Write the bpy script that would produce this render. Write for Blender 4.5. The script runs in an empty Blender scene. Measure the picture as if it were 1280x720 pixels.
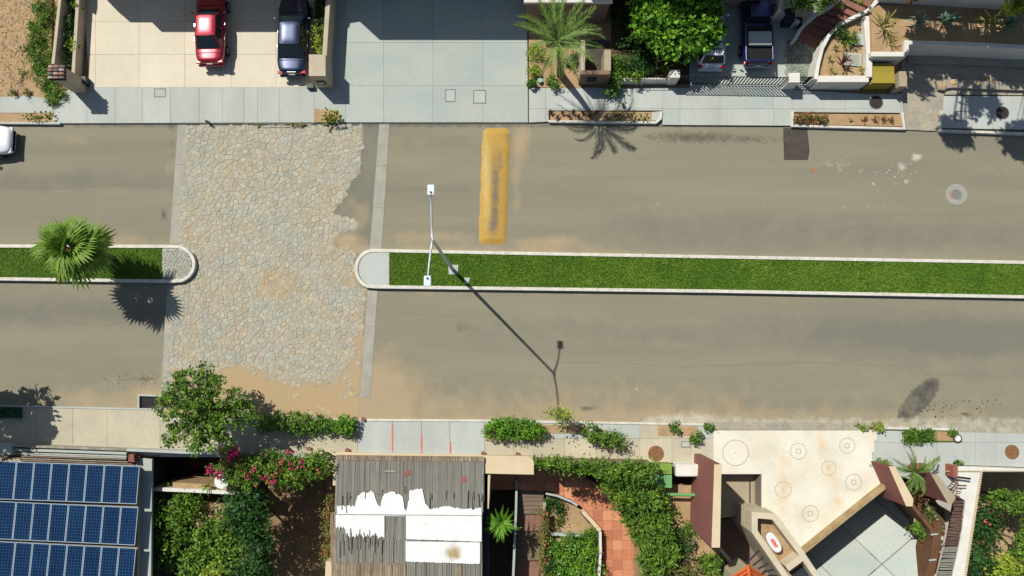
import bpy, bmesh, math, random
import numpy as np
from mathutils import Vector
S = bpy.context.scene
COL = S.collection
rnd = random.Random(7)
R = math.radians

# ------------------------------------------------------------------ camera, sky, sun, exposure
H = 41.5
F = 914.0
TILT = math.atan(85.0 / F)
cam_d = bpy.data.cameras.new('camera')
cam = bpy.data.objects.new('camera', cam_d)
COL.objects.link(cam)
cam.location = (0, 0, H)
cam.rotation_euler = (TILT, 0, 0)
cam_d.sensor_width = 36
cam_d.lens = 36 * F / 1280
cam_d.clip_start = 0.5
cam_d.clip_end = 2000
S.camera = cam
SX, SY = 0.527, -0.54            # ground shadow offset for one metre of height
ELEV = math.atan(1 / math.hypot(SX, SY))
w = bpy.data.worlds.new('World'); S.world = w; w.use_nodes = True
nt = w.node_tree
sky = nt.nodes.new('ShaderNodeTexSky'); sky.sky_type = 'NISHITA'; sky.sun_disc = False
sky.sun_elevation = ELEV; sky.sun_rotation = math.atan2(-SX, -SY)
bg = nt.nodes['Background']; bg.inputs[1].default_value = 0.07
nt.links.new(sky.outputs[0], bg.inputs[0])
sd = bpy.data.lights.new('sun', 'SUN'); sd.energy = 4.6; sd.angle = R(0.5); sd.color = (1, 0.965, 0.89)
sun = bpy.data.objects.new('sun', sd); COL.objects.link(sun)
sun.rotation_euler = Vector((SX, SY, -1)).to_track_quat('-Z', 'Y').to_euler()
sun.location = (-20, 20, 40)
S.view_settings.view_transform = 'Standard'; S.view_settings.look = 'None'
S.view_settings.gamma = 1; S.view_settings.exposure = 0.25

# ------------------------------------------------------------------ helpers
ct, st_ = math.cos(TILT), math.sin(TILT)
def P(px, py, z=0.0):
    """point of the place at height z seen at photograph pixel (px, py)"""
    u, v = px - 640.0, 360.0 - py
    d = (u, v * ct + F * st_, v * st_ - F * ct)
    t = (z - H) / d[2]
    return (d[0] * t, d[1] * t, z)
def P2(px, py, z=0.0):
    p = P(px, py, z); return (p[0], p[1])
def PL(pts, z=0.0):
    return [P2(x, y, z) for x, y in pts]
def pix(X, Y, z=0.0):
    dy, dz = Y, z - H
    v = dy * ct + dz * st_; f = dy * st_ - dz * ct
    return (640 + X * F / f, 360 - v * F / f)
def caster(px, py, z):
    """where something at height z stands if its shadow falls at pixel px,py"""
    p = P(px, py, 0); return (p[0] - SX * z, p[1] - SY * z, z)

def lin(c):
    c = c / 255.0
    return c / 12.92 if c <= 0.04045 else ((c + 0.055) / 1.055) ** 2.4
def C(r, g, b, k=0.72):
    return (min(lin(r) * k, .9), min(lin(g) * k, .9), min(lin(b) * k, .9), 1)

def mat(name, col, col2=None, scale=3.0, rough=0.85, fine=0.0, fscale=40, bump=0.0, bscale=60, rand=0.0, island=0.0,
        metal=0.0, coat=0.0, attrs=None, stretch=None, transl=0.0, spec=0.3, detail=6):
    m = bpy.data.materials.new(name); m.use_nodes = True
    n = m.node_tree; N = n.nodes; L = n.links
    b = N['Principled BSDF']
    b.inputs['Roughness'].default_value = rough; b.inputs['Metallic'].default_value = metal
    b.inputs['Specular IOR Level'].default_value = spec
    if coat: b.inputs['Coat Weight'].default_value = coat; b.inputs['Coat Roughness'].default_value = 0.04
    geo = N.new('ShaderNodeNewGeometry')
    vec = geo.outputs['Position']
    if stretch:
        mp = N.new('ShaderNodeMapping'); mp.inputs['Scale'].default_value = stretch
        L.new(vec, mp.inputs['Vector']); vec2 = mp.outputs[0]
    else: vec2 = vec
    def rgb(c):
        r = N.new('ShaderNodeRGB'); r.outputs[0].default_value = c; return r.outputs[0]
    cur = rgb(col)
    if col2:
        t = N.new('ShaderNodeTexNoise'); t.inputs['Scale'].default_value = scale; t.inputs['Detail'].default_value = detail
        t.inputs['Roughness'].default_value = 0.6
        L.new(vec2, t.inputs['Vector'])
        rp = N.new('ShaderNodeMapRange'); rp.inputs[1].default_value = 0.34; rp.inputs[2].default_value = 0.66
        L.new(t.outputs['Fac'], rp.inputs[0])
        mx = N.new('ShaderNodeMix'); mx.data_type = 'RGBA'
        L.new(rp.outputs[0], mx.inputs[0]); L.new(cur, mx.inputs[6]); L.new(rgb(col2), mx.inputs[7]); cur = mx.outputs[2]
    for (an, ac, soft) in (attrs or []):
        a = N.new('ShaderNodeAttribute'); a.attribute_name = an
        t = N.new('ShaderNodeTexNoise'); t.inputs['Scale'].default_value = soft; t.inputs['Detail'].default_value = 8
        t.inputs['Roughness'].default_value = 0.65
        L.new(vec, t.inputs['Vector'])
        ad = N.new('ShaderNodeMath'); ad.operation = 'MULTIPLY_ADD'   # attr + (noise-.5)*.8 -> contrast
        sb = N.new('ShaderNodeMath'); sb.operation = 'SUBTRACT'; sb.inputs[1].default_value = 0.5
        L.new(t.outputs['Fac'], sb.inputs[0]); L.new(sb.outputs[0], ad.inputs[0]); ad.inputs[1].default_value = 1.3
        L.new(a.outputs['Fac'], ad.inputs[2])
        rp = N.new('ShaderNodeMapRange'); rp.inputs[1].default_value = 0.25; rp.inputs[2].default_value = 0.95
        L.new(ad.outputs[0], rp.inputs[0])
        mu = N.new('ShaderNodeMath'); mu.operation = 'MINIMUM'
        sc = N.new('ShaderNodeMath'); sc.operation = 'MULTIPLY'; sc.inputs[1].default_value = 4
        L.new(a.outputs['Fac'], sc.inputs[0]); L.new(sc.outputs[0], mu.inputs[0]); L.new(rp.outputs[0], mu.inputs[1])
        mx = N.new('ShaderNodeMix'); mx.data_type = 'RGBA'
        L.new(mu.outputs[0], mx.inputs[0]); L.new(cur, mx.inputs[6]); L.new(rgb(ac), mx.inputs[7]); cur = mx.outputs[2]
    def valmul(cur, src, amt):
        rp = N.new('ShaderNodeMapRange'); rp.inputs[3].default_value = 1 - amt; rp.inputs[4].default_value = 1 + amt
        L.new(src, rp.inputs[0])
        hs = N.new('ShaderNodeHueSaturation'); L.new(rp.outputs[0], hs.inputs['Value']); L.new(cur, hs.inputs['Color'])
        return hs.outputs[0]
    if fine:
        t = N.new('ShaderNodeTexNoise'); t.inputs['Scale'].default_value = fscale; t.inputs['Detail'].default_value = 3
        L.new(vec, t.inputs['Vector'])
        rp = N.new('ShaderNodeMapRange'); rp.inputs[1].default_value = .3; rp.inputs[2].default_value = .7
        L.new(t.outputs['Fac'], rp.inputs[0]); cur = valmul(cur, rp.outputs[0], fine)
    if rand:
        o = N.new('ShaderNodeObjectInfo'); cur = valmul(cur, o.outputs['Random'], rand)
    if island:
        cur = valmul(cur, geo.outputs['Random Per Island'], island)
    L.new(cur, b.inputs['Base Color'])
    if bump:
        t = N.new('ShaderNodeTexNoise'); t.inputs['Scale'].default_value = bscale; t.inputs['Detail'].default_value = 4
        L.new(vec, t.inputs['Vector'])
        bp = N.new('ShaderNodeBump'); bp.inputs['Strength'].default_value = bump; bp.inputs['Distance'].default_value = 0.02
        L.new(t.outputs['Fac'], bp.inputs['Height']); L.new(bp.outputs[0], b.inputs['Normal'])
    if transl:
        tr = N.new('ShaderNodeBsdfTranslucent'); L.new(cur, tr.inputs[0])
        ms = N.new('ShaderNodeMixShader'); ms.inputs[0].default_value = transl
        L.new(b.outputs[0], ms.inputs[1]); L.new(tr.outputs[0], ms.inputs[2])
        L.new(ms.outputs[0], N['Material Output'].inputs[0])
    return m

ROOT = {}
def tag(o, label=None, cat=None, group=None, kind=None):
    if label: o['label'] = label
    if cat: o['category'] = cat
    if group: o['group'] = group
    if kind: o['kind'] = kind
    return o
def thing(name, label, cat, loc, rotz=0, group=None):
    o = bpy.data.objects.new(name, None); COL.objects.link(o)
    o.location = loc; o.rotation_euler = (0, 0, rotz); o.empty_display_size = .2
    ROOT[o.name] = (0, 0, 0) if rotz else tuple(loc)
    return tag(o, label, cat, group)

class M:
    """collects geometry; build() links it as one mesh object"""
    def __init__(s): s.v = []; s.f = []
    def add(s, v, f):
        o = len(s.v); s.v += [tuple(p) for p in v]; s.f += [tuple(i + o for i in q) for q in f]; return s
    def prism(s, poly, z0, z1):
        n = len(poly)
        a = sum(poly[i][0] * poly[(i + 1) % n][1] - poly[(i + 1) % n][0] * poly[i][1] for i in range(n))
        if a < 0: poly = poly[::-1]
        z0s = z0 if isinstance(z0, (list, tuple)) else [z0] * n
        z1s = z1 if isinstance(z1, (list, tuple)) else [z1] * n
        if a < 0: z0s = z0s[::-1]; z1s = z1s[::-1]
        v = [(p[0], p[1], z) for p, z in zip(poly, z0s)] + [(p[0], p[1], z) for p, z in zip(poly, z1s)]
        f = [tuple(range(n))[::-1], tuple(range(n, 2 * n))] + [(i, (i + 1) % n, n + (i + 1) % n, n + i) for i in range(n)]
        return s.add(v, f)
    def box(s, c, d, rz=0):
        x, y, z = [q / 2 for q in d]; ca, sa = math.cos(rz), math.sin(rz)
        pl = [(c[0] + a * ca - b * sa, c[1] + a * sa + b * ca) for a, b in ((-x, -y), (x, -y), (x, y), (-x, y))]
        return s.prism(pl, c[2] - z, c[2] + z)
    def tube(s, pts, rad, n=8, cap=True):
        pts = [Vector(p) for p in pts]; rs = rad if isinstance(rad, (list, tuple)) else [rad] * len(pts)
        v = []; f = []
        for i, p in enumerate(pts):
            d = (pts[min(i + 1, len(pts) - 1)] - pts[max(i - 1, 0)]).normalized()
            a = d.cross(Vector((0, 0, 1)))
            if a.length < .05: a = d.cross(Vector((1, 0, 0)))
            a.normalize(); b = d.cross(a)
            for k in range(n):
                t = 2 * math.pi * k / n
                v.append(p + (a * math.cos(t) + b * math.sin(t)) * rs[i])
        for i in range(len(pts) - 1):
            for k in range(n):
                k2 = (k + 1) % n
                f.append((i * n + k, i * n + k2, (i + 1) * n + k2, (i + 1) * n + k))
        if cap: f.append(tuple(range(n))); f.append(tuple(range((len(pts) - 1) * n, len(pts) * n))[::-1])
        return s.add(v, f)
    def disc(s, c, r, h, n=20, r2=None):
        r2 = r if r2 is None else r2
        v = [(c[0] + r * math.cos(2 * math.pi * k / n), c[1] + r * math.sin(2 * math.pi * k / n), c[2]) for k in range(n)]
        v += [(c[0] + r2 * math.cos(2 * math.pi * k / n), c[1] + r2 * math.sin(2 * math.pi * k / n), c[2] + h) for k in range(n)]
        return s.add(v, [tuple(range(n))[::-1], tuple(range(n, 2 * n))] + [(k, (k + 1) % n, n + (k + 1) % n, n + k) for k in range(n)])
    def ring(s, c, r0, r1, h, n=24):
        v = []
        for r, z in ((r0, 0), (r1, 0), (r1, h), (r0, h)):
            v += [(c[0] + r * math.cos(2 * math.pi * k / n), c[1] + r * math.sin(2 * math.pi * k / n), c[2] + z) for k in range(n)]
        f = []
        for q in range(4):
            q2 = (q + 1) % 4
            f += [(q * n + k, q * n + (k + 1) % n, q2 * n + (k + 1) % n, q2 * n + k) for k in range(n)]
        return s.add(v, f)
    def build(s, name, m, parent=None, smooth=False, bevel=0, local=False, **kw):
        me = bpy.data.meshes.new(name)
        o = bpy.data.objects.new(name, me); COL.objects.link(o)
        if parent is None and not local:
            a = np.array(s.v); org = (float(a[:, 0].mean()), float(a[:, 1].mean()), float(a[:, 2].min()))
            if kw.get('kind') == 'structure' and kw.get('noorg', False): org = (0, 0, 0)
            o.location = org
        else: org = (0, 0, 0) if local else ROOT.get(parent.name, (0, 0, 0))
        ROOT[o.name] = org
        if parent: o.parent = parent
        v = [(p[0] - org[0], p[1] - org[1], p[2] - org[2]) for p in s.v]
        me.from_pydata(v, [], s.f); me.materials.append(m)
        if smooth: me.shade_smooth()
        if bevel:
            b = o.modifiers.new('bevel', 'BEVEL'); b.width = bevel; b.segments = 2; b.limit_method = 'ANGLE'
        kw.pop('noorg', None)
        tag(o, **kw)
        return o

def dup(root, loc, rotz=0, label=None, group=None, scale=None):
    r = root.copy(); COL.objects.link(r); r.location = loc; r.rotation_euler = (0, 0, rotz)
    if scale: r.scale = (scale,) * 3
    if label: r['label'] = label
    if group: r['group'] = group
    for ch in list(root.children):
        c = ch.copy(); COL.objects.link(c); c.parent = r
        for g in list(ch.children):
            d = g.copy(); COL.objects.link(d); d.parent = c
    return r
def child_copy(o, parent, loc=(0, 0, 0), rot=(0, 0, 0), scale=(1, 1, 1)):
    c = o.copy(); COL.objects.link(c); c.parent = parent; c.location = loc; c.rotation_euler = rot; c.scale = scale
    return c

def clip(subj, cell):
    """clip polygon subj by convex polygon cell"""
    n = len(cell)
    ar = sum(cell[i][0] * cell[(i + 1) % n][1] - cell[(i + 1) % n][0] * cell[i][1] for i in range(n))
    if ar < 0: cell = cell[::-1]
    out = list(subj)
    for i in range(n):
        a, b = cell[i], cell[(i + 1) % n]
        inp, out = out, []
        if not inp: return []
        def side(p): return (b[0] - a[0]) * (p[1] - a[1]) - (b[1] - a[1]) * (p[0] - a[0])
        for j in range(len(inp)):
            p, q = inp[j - 1], inp[j]
            sp, sq = side(p), side(q)
            if sq >= 0:
                if sp < 0:
                    t = sp / (sp - sq); out.append((p[0] + (q[0] - p[0]) * t, p[1] + (q[1] - p[1]) * t))
                out.append(q)
            elif sp >= 0:
                t = sp / (sp - sq); out.append((p[0] + (q[0] - p[0]) * t, p[1] + (q[1] - p[1]) * t))
    r = []
    for p in out:
        if not r or math.hypot(p[0] - r[-1][0], p[1] - r[-1][1]) > 0.004: r.append(p)
    if len(r) > 2 and math.hypot(r[0][0] - r[-1][0], r[0][1] - r[-1][1]) < 0.004: r.pop()
    return r if len(r) > 2 else []
def area(p):
    return abs(sum(p[i][0] * p[(i + 1) % len(p)][1] - p[(i + 1) % len(p)][0] * p[i][1] for i in range(len(p)))) / 2
def inset(poly, g):
    """move a convex polygon's edges inwards by g"""
    cx = sum(p[0] for p in poly) / len(poly); cy = sum(p[1] for p in poly) / len(poly)
    n = len(poly); a = sum(poly[i][0] * poly[(i + 1) % n][1] - poly[(i + 1) % n][0] * poly[i][1] for i in range(n))
    if a < 0: poly = poly[::-1]
    big = poly
    for i in range(n):
        p, q = poly[i], poly[(i + 1) % n]
        dx, dy = q[0] - p[0], q[1] - p[1]; l = math.hypot(dx, dy)
        if l < 1e-6: continue
        nx, ny = -dy / l, dx / l
        a0 = (p[0] + nx * g, p[1] + ny * g); ux, uy = dx / l, dy / l
        hp = [(a0[0] - ux * 200, a0[1] - uy * 200), (a0[0] + ux * 200, a0[1] + uy * 200),
              (a0[0] + ux * 200 + nx * 400, a0[1] + uy * 200 + ny * 400), (a0[0] - ux * 200 + nx * 400, a0[1] - uy * 200 + ny * 400)]
        big = clip(big, hp)
        if not big: return []
    return big

def slabs(parent, region, cells, z0, z1, m, gap=0.012, name='slab', tilt=0.006, minarea=.02, mats=None, bevel=0.008):
    """one object per slab: every cell (convex, world xy) clipped to region (world xy)"""
    res = []
    for k, c in enumerate(cells):
        c = inset(c, gap / 2)
        if not c: continue
        q = clip(region, c)
        if not q or area(q) < minarea: continue
        g = M(); dz = rnd.uniform(-tilt, tilt)
        g.prism(q, z0, z1 + dz)
        mm = mats[rnd.randrange(len(mats))] if mats else m
        res.append(g.build(name, mm, parent))
    return res
def gridcells(xs, ys, z):
    """cells between pixel columns xs and rows ys"""
    return [[P2(xs[i], ys[j], z), P2(xs[i + 1], ys[j], z), P2(xs[i + 1], ys[j + 1], z), P2(xs[i], ys[j + 1], z)]
            for i in range(len(xs) - 1) for j in range(len(ys) - 1)]
def band(pts, wd, closed=False):
    """left/right offset polygons of a polyline in the plane"""
    n = len(pts); L_, R_ = [], []
    for i in range(n):
        a = pts[i - 1] if (i > 0 or closed) else pts[i]; b = pts[(i + 1) % n] if (i < n - 1 or closed) else pts[i]
        p = pts[i]
        d1 = Vector((p[0] - a[0], p[1] - a[1])); d2 = Vector((b[0] - p[0], b[1] - p[1]))
        if d1.length < 1e-6: d1 = d2
        if d2.length < 1e-6: d2 = d1
        d1.normalize(); d2.normalize()
        t = (d1 + d2)
        if t.length < .1: t = d1
        t.normalize(); nrm = Vector((-t.y, t.x))
        k = 1 / max(.5, nrm.dot(Vector((-d1.y, d1.x))))
        L_.append((p[0] + nrm.x * wd / 2 * k, p[1] + nrm.y * wd / 2 * k)); R_.append((p[0] - nrm.x * wd / 2 * k, p[1] - nrm.y * wd / 2 * k))
    return L_, R_
def strip(g, pts, wd, z0, z1, closed=False):
    """wall or kerb of width wd along world polyline pts"""
    L_, R_ = band(pts, wd, closed); n = len(pts)
    zz0 = z0 if isinstance(z0, list) else [z0] * n; zz1 = z1 if isinstance(z1, list) else [z1] * n
    v = []
    for i in range(n):
        v += [(L_[i][0], L_[i][1], zz0[i]), (R_[i][0], R_[i][1], zz0[i]), (R_[i][0], R_[i][1], zz1[i]), (L_[i][0], L_[i][1], zz1[i])]
    f = []
    for i in range(n if closed else n - 1):
        a, b = i * 4, ((i + 1) % n) * 4
        for k in range(4):
            k2 = (k + 1) % 4; f.append((a + k, a + k2, b + k2, b + k))
    if not closed: f += [(0, 3, 2, 1), ((n - 1) * 4, (n - 1) * 4 + 1, (n - 1) * 4 + 2, (n - 1) * 4 + 3)]
    g.add(v, f)
    return g
def wall(pts, wd, z0, z1, m, name='wall', label=None, cat='wall', parent=None, group=None, bevel=.015, kind=None):
    """wall whose top centre line runs through pixels pts at height z1"""
    zt = z1 if isinstance(z1, list) else [z1] * len(pts)
    g = strip(M(), [P2(x, y, z) for (x, y), z in zip(pts, zt)], wd, z0, z1)
    if parent: return g.build(name, m, parent, bevel=bevel)
    return g.build(name, m, None, bevel=bevel, label=label, cat=cat, group=group, kind=kind)
def patch(poly, z0, z1, m, name, parent=None, **kw):
    g = M(); zz = z1
    g.prism(PL(poly, z1), z0, z1); return g.build(name, m, parent, **kw)

# quick mesh from numpy arrays of quads
def quads_mesh(name, Q, m, parent=None, org=None, smooth=False, tris=False):
    k = Q.shape[1]; n = Q.shape[0]
    me = bpy.data.meshes.new(name)
    o = bpy.data.objects.new(name, me); COL.objects.link(o)
    if parent is not None: org = ROOT.get(parent.name, (0, 0, 0)); o.parent = parent
    elif org is None:
        org = (float(Q[:, :, 0].mean()), float(Q[:, :, 1].mean()), float(Q[:, :, 2].min()))
    if parent is None: o.location = org
    ROOT[o.name] = org
    co = (Q - np.array(org)).reshape(-1, 3).astype(np.float32)
    me.vertices.add(n * k); me.vertices.foreach_set('co', co.ravel())
    me.loops.add(n * k); me.loops.foreach_set('vertex_index', np.arange(n * k, dtype=np.int32))
    me.polygons.add(n); me.polygons.foreach_set('loop_start', np.arange(0, n * k, k, dtype=np.int32))
    me.polygons.foreach_set('loop_total', np.full(n, k, dtype=np.int32))
    me.update(calc_edges=True); me.materials.append(m)
    return o
NR = np.random.RandomState(5)
def leaf_quads(blobs, n, size, aspect=.5, clump=.28, up=.4, percl=20, shell=.7, droop=0):
    """many leaf faces spread in clumps through ellipsoid blobs (x,y,z,rx,ry,rz)"""
    vol = np.array([b[3] * b[4] + .01 for b in blobs]); vol /= vol.sum()
    out = []
    for b, wgt in zip(blobs, vol):
        nb = max(6, int(n * wgt / percl))
        d = NR.normal(size=(nb, 3)); d /= np.linalg.norm(d, axis=1)[:, None]
        rr = np.where(NR.rand(nb) < shell, NR.uniform(.78, 1.0, nb), NR.uniform(.2, .8, nb)) * (1 + .14 * np.sin(d[:, 0] * 5 + b[0]) * np.cos(d[:, 1] * 6 + b[1]))
        cc = d * rr[:, None] * np.array(b[3:6]) + np.array(b[0:3])
        cs = clump * NR.uniform(.35, 1.25, nb)
        k = percl
        pos = np.repeat(cc, k, 0) + NR.normal(size=(nb * k, 3)) * np.repeat(cs, k)[:, None] * .55
        dn = np.repeat(d, k, 0)
        nm = dn * .5 + NR.normal(size=pos.shape) * .65 + np.array([0, 0, up]); nm /= np.linalg.norm(nm, axis=1)[:, None]
        t = dn + NR.normal(size=pos.shape) * .8 + np.array([0, 0, -droop])
        t -= nm * (t * nm).sum(1)[:, None]; t /= np.linalg.norm(t, axis=1)[:, None]
        bt = np.cross(nm, t)
        s = size * NR.uniform(.45, 1.5, len(pos))[:, None]
        a = pos - t * s * .5; c = pos + t * s * .5
        out.append(np.stack([a, pos + bt * s * aspect * .5, c, pos - bt * s * aspect * .5], 1))
    return np.concatenate(out)
# ------------------------------------------------------------------ materials
SAND = C(205, 168, 122)
m_road = mat('asphalt', C(139, 134, 115), C(151, 145, 122), scale=.5, stretch=(.12, 1.2, 1), rough=.93, fine=.08, fscale=16,
             bump=.15, bscale=45, attrs=[('grey', C(128, 124, 110), .7), ('sand', C(178, 159, 126), .9), ('dark', C(88, 84, 76), 2.2), ('pale', C(214, 208, 190), 2.5)])
m_cobbase = mat('cobble_mortar', C(174, 166, 144), C(160, 153, 132), scale=1.2, rough=.95, fine=.1, bump=.3,
                attrs=[('sand', C(186, 162, 124), 1.0), ('dark', C(120, 112, 98), 2)])
m_stone = [mat('cobblestone_' + n, C(*c), C(*d), scale=.4, rough=.9, fine=.12, fscale=25, island=.10, rand=.10, bump=.3, bscale=30,
               attrs=[('sand', C(184, 164, 128), .9)])
           for n, c, d in (('grey', (172, 173, 160), (182, 172, 148)), ('buff', (178, 172, 154), (182, 168, 140)), ('green', (168, 172, 160), (176, 172, 154)))]
m_strip = mat('concrete_strip', C(178, 176, 162), C(162, 158, 144), scale=1.2, rough=.9, fine=.07, bump=.1)
m_conc = mat('grey_concrete', C(194, 198, 190), C(182, 186, 178), scale=.7, rough=.88, fine=.06, fscale=14, rand=.04, bump=.08, stretch=(1, .35, 1))
m_conc2 = mat('cool_concrete', C(176, 187, 181), C(190, 194, 182), scale=.6, rough=.86, fine=.07, fscale=10, rand=.07, bump=.08, stretch=(.5, .8, 1))
m_cream = mat('cream_concrete', C(230, 220, 196), C(220, 210, 186), scale=.5, rough=.88, fine=.05, fscale=12, rand=.04, bump=.08)
m_cream2 = mat('pale_cream_concrete', C(240, 236, 218), C(232, 222, 198), scale=.55, rough=.85, fine=.04, fscale=8, bump=.05,
               attrs=[('sand', C(232, 196, 138), 1.3), ('dark', C(214, 206, 184), 1.2)])
m_southpave = mat('buff_paving', C(205, 194, 166), C(190, 182, 160), scale=.9, rough=.9, fine=.07, fscale=10, rand=.09, bump=.1)
m_joint = mat('joint_mortar', C(138, 130, 114), rough=.95)
m_kerb = mat('white_painted_kerb', C(232, 228, 214), C(206, 202, 188), scale=3, rough=.8, fine=.08, fscale=20, bump=.15)
m_kerbside = mat('bare_concrete', C(150, 148, 140), C(128, 126, 118), scale=3, rough=.9, fine=.08)
m_dirt = mat('sandy_soil', C(190, 160, 122), C(172, 142, 104), scale=1.6, rough=.97, fine=.16, fscale=12, bump=.5, bscale=20)
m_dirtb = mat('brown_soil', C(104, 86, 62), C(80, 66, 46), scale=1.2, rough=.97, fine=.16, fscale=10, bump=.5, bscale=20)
m_lawnsoil = mat('lawn_soil', C(74, 100, 32), C(88, 112, 38), scale=1.5, rough=.97, fine=.2)
m_grass = mat('lawn_grass', C(122, 152, 48, 1), C(86, 130, 34, 1), scale=.55, rough=.7, island=.18, transl=.25)
m_grassdry = mat('dry_grass', C(124, 150, 56, 1), C(110, 140, 46, 1), scale=2, rough=.8, island=.25, transl=.2)
def leafm(name, a, b, isl=.42, tr=.25, sc=1.6): return mat(name, C(*a, 1.15), C(*b, 1.15), scale=sc, rough=.6, island=isl, transl=tr, spec=.35)
m_leaf = leafm('bright_green_leaf', (104, 146, 34), (62, 108, 24), isl=.5, tr=.22)
m_leafdk = leafm('dark_green_leaf', (52, 90, 30), (34, 66, 26))
m_leafmid = leafm('mid_green_leaf', (106, 136, 42), (62, 98, 28))
m_leafyel = leafm('yellow_green_leaf', (156, 164, 54), (104, 134, 40))
m_leafolive = leafm('olive_leaf', (118, 122, 60), (88, 96, 44))
m_leafred = leafm('russet_leaf', (150, 84, 50), (110, 92, 50))
m_magenta = leafm('magenta_bract', (176, 30, 92), (190, 44, 104), isl=.2)
m_pink = leafm('salmon_flower', (216, 110, 100), (190, 84, 90), isl=.2)
m_white_fl = leafm('white_flower', (236, 240, 220), (220, 230, 200), isl=.1)
m_palmfan = leafm('fan_palm_leaf', (118, 142, 46), (74, 112, 32), isl=.22, sc=2.5)
m_palmdate = leafm('feather_palm_leaf', (110, 134, 58), (82, 110, 48), isl=.22, sc=2.5)
m_agave = leafm('agave_leaf', (110, 138, 116), (84, 116, 92), isl=.2, tr=.05)
m_aloe = leafm('aloe_leaf', (118, 128, 60), (136, 120, 58), isl=.2, tr=.05)
m_agdark = leafm('purple_leaf', (84, 52, 44), (60, 50, 36), isl=.2, tr=.05)
m_bark = mat('bark', C(150, 132, 108), C(110, 94, 76), scale=8, rough=.95, bump=.5, bscale=30)
m_barkpale = mat('pale_bark', C(196, 186, 164), C(160, 148, 126), scale=8, rough=.9, bump=.3)
m_petiole = mat('petiole', C(176, 150, 84), rough=.6)
m_render = mat('white_render', C(238, 234, 222), C(222, 218, 206), scale=1.2, rough=.88, fine=.04, bump=.12)
m_creamr = mat('cream_render', C(228, 208, 172), C(218, 198, 162), scale=1.2, rough=.88, fine=.04, bump=.12)
m_taupe = mat('taupe_render', C(182, 168, 140), C(172, 158, 132), scale=1, rough=.9, fine=.05, bump=.12)
m_brownr = mat('brown_render', C(150, 124, 104), C(138, 114, 96), scale=1, rough=.9, fine=.05, bump=.12)
m_beigew = mat('beige_wall', C(204, 190, 166), C(190, 176, 154), scale=1.4, rough=.9, fine=.05, bump=.15)
m_redr = mat('terracotta_render', C(152, 98, 88), C(140, 90, 80), scale=1.2, rough=.88, fine=.05, bump=.15)
m_redlt = mat('dusty_red_render', C(168, 104, 88), C(156, 94, 78), scale=1.2, rough=.88, fine=.05, bump=.15)
m_tile = [mat('terracotta_tile_' + n, C(*c), C(*d), scale=4, rough=.75, fine=.05, rand=.12) for n, c, d in
          (('warm', (210, 140, 104), (202, 130, 96)), ('pale', (218, 152, 114), (210, 142, 104)), ('deep', (202, 130, 96), (194, 122, 90)))]
m_stair = mat('brick_red_tread', C(150, 112, 98), C(138, 96, 82), scale=2, rough=.85, fine=.06)
m_roofor = mat('orange_roof_tile', C(222, 112, 52), C(200, 96, 44), scale=3, rough=.8, rand=.1, fine=.05)
m_rooftl = [mat('clay_tile_' + n, C(*c), rough=.85, fine=.08) for n, c in (('dark', (62, 54, 54)), ('pale', (184, 168, 150)), ('pink', (170, 124, 108)), ('grey', (120, 110, 106)))]
m_iron = mat('black_iron', C(42, 42, 46), rough=.5, metal=.3)
m_steel = mat('galvanised_steel', C(206, 218, 222), rough=.4, metal=.2)
m_lampw = mat('white_lamp_paint', C(226, 238, 242), rough=.35)
m_grate = mat('cast_grate', C(52, 50, 50), rough=.7, metal=.3)
m_yellow = mat('worn_yellow_paint', C(198, 154, 66), C(188, 154, 82), scale=2.5, rough=.8, fine=.12, fscale=16, bump=.15,
               attrs=[('dark', C(132, 118, 96), 3), ('sand', C(206, 186, 120), 3)])
m_tar = mat('new_asphalt_patch', C(88, 80, 72), C(74, 68, 62), scale=2, rough=.9, fine=.1, bump=.3)
m_manred = mat('manhole_cobble', C(150, 106, 72), C(128, 92, 64), scale=8, rough=.8, island=.3)
m_mandark = mat('dark_cast_iron', C(66, 54, 56), C(50, 44, 46), scale=10, rough=.6, fine=.2)
m_mangrey = mat('grey_cast_iron', C(134, 132, 126), rough=.6, fine=.08)
m_redpaint = mat('red_paint', C(210, 92, 66), C(220, 140, 110), scale=6, rough=.8)
m_pebble = mat('dark_pebble', C(172, 162, 142), rough=.7, island=.3)
m_rock = [mat('rock_' + n, C(*c), C(*d), scale=4, rough=.9, fine=.1, bump=.4, rand=.1) for n, c, d in
          (('grey', (150, 144, 132), (124, 118, 106)), ('tan', (196, 172, 136), (170, 144, 110)), ('pale', (214, 208, 190), (190, 184, 168)))]
m_ramp = mat('rough_concrete', C(160, 154, 140), C(182, 172, 150), scale=1.4, rough=.95, fine=.16, fscale=9, bump=.4, bscale=12)
m_gravel = mat('pebble_paving', C(126, 136, 122), C(146, 152, 136), scale=6, rough=.9, island=.3)
m_panel = None
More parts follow.
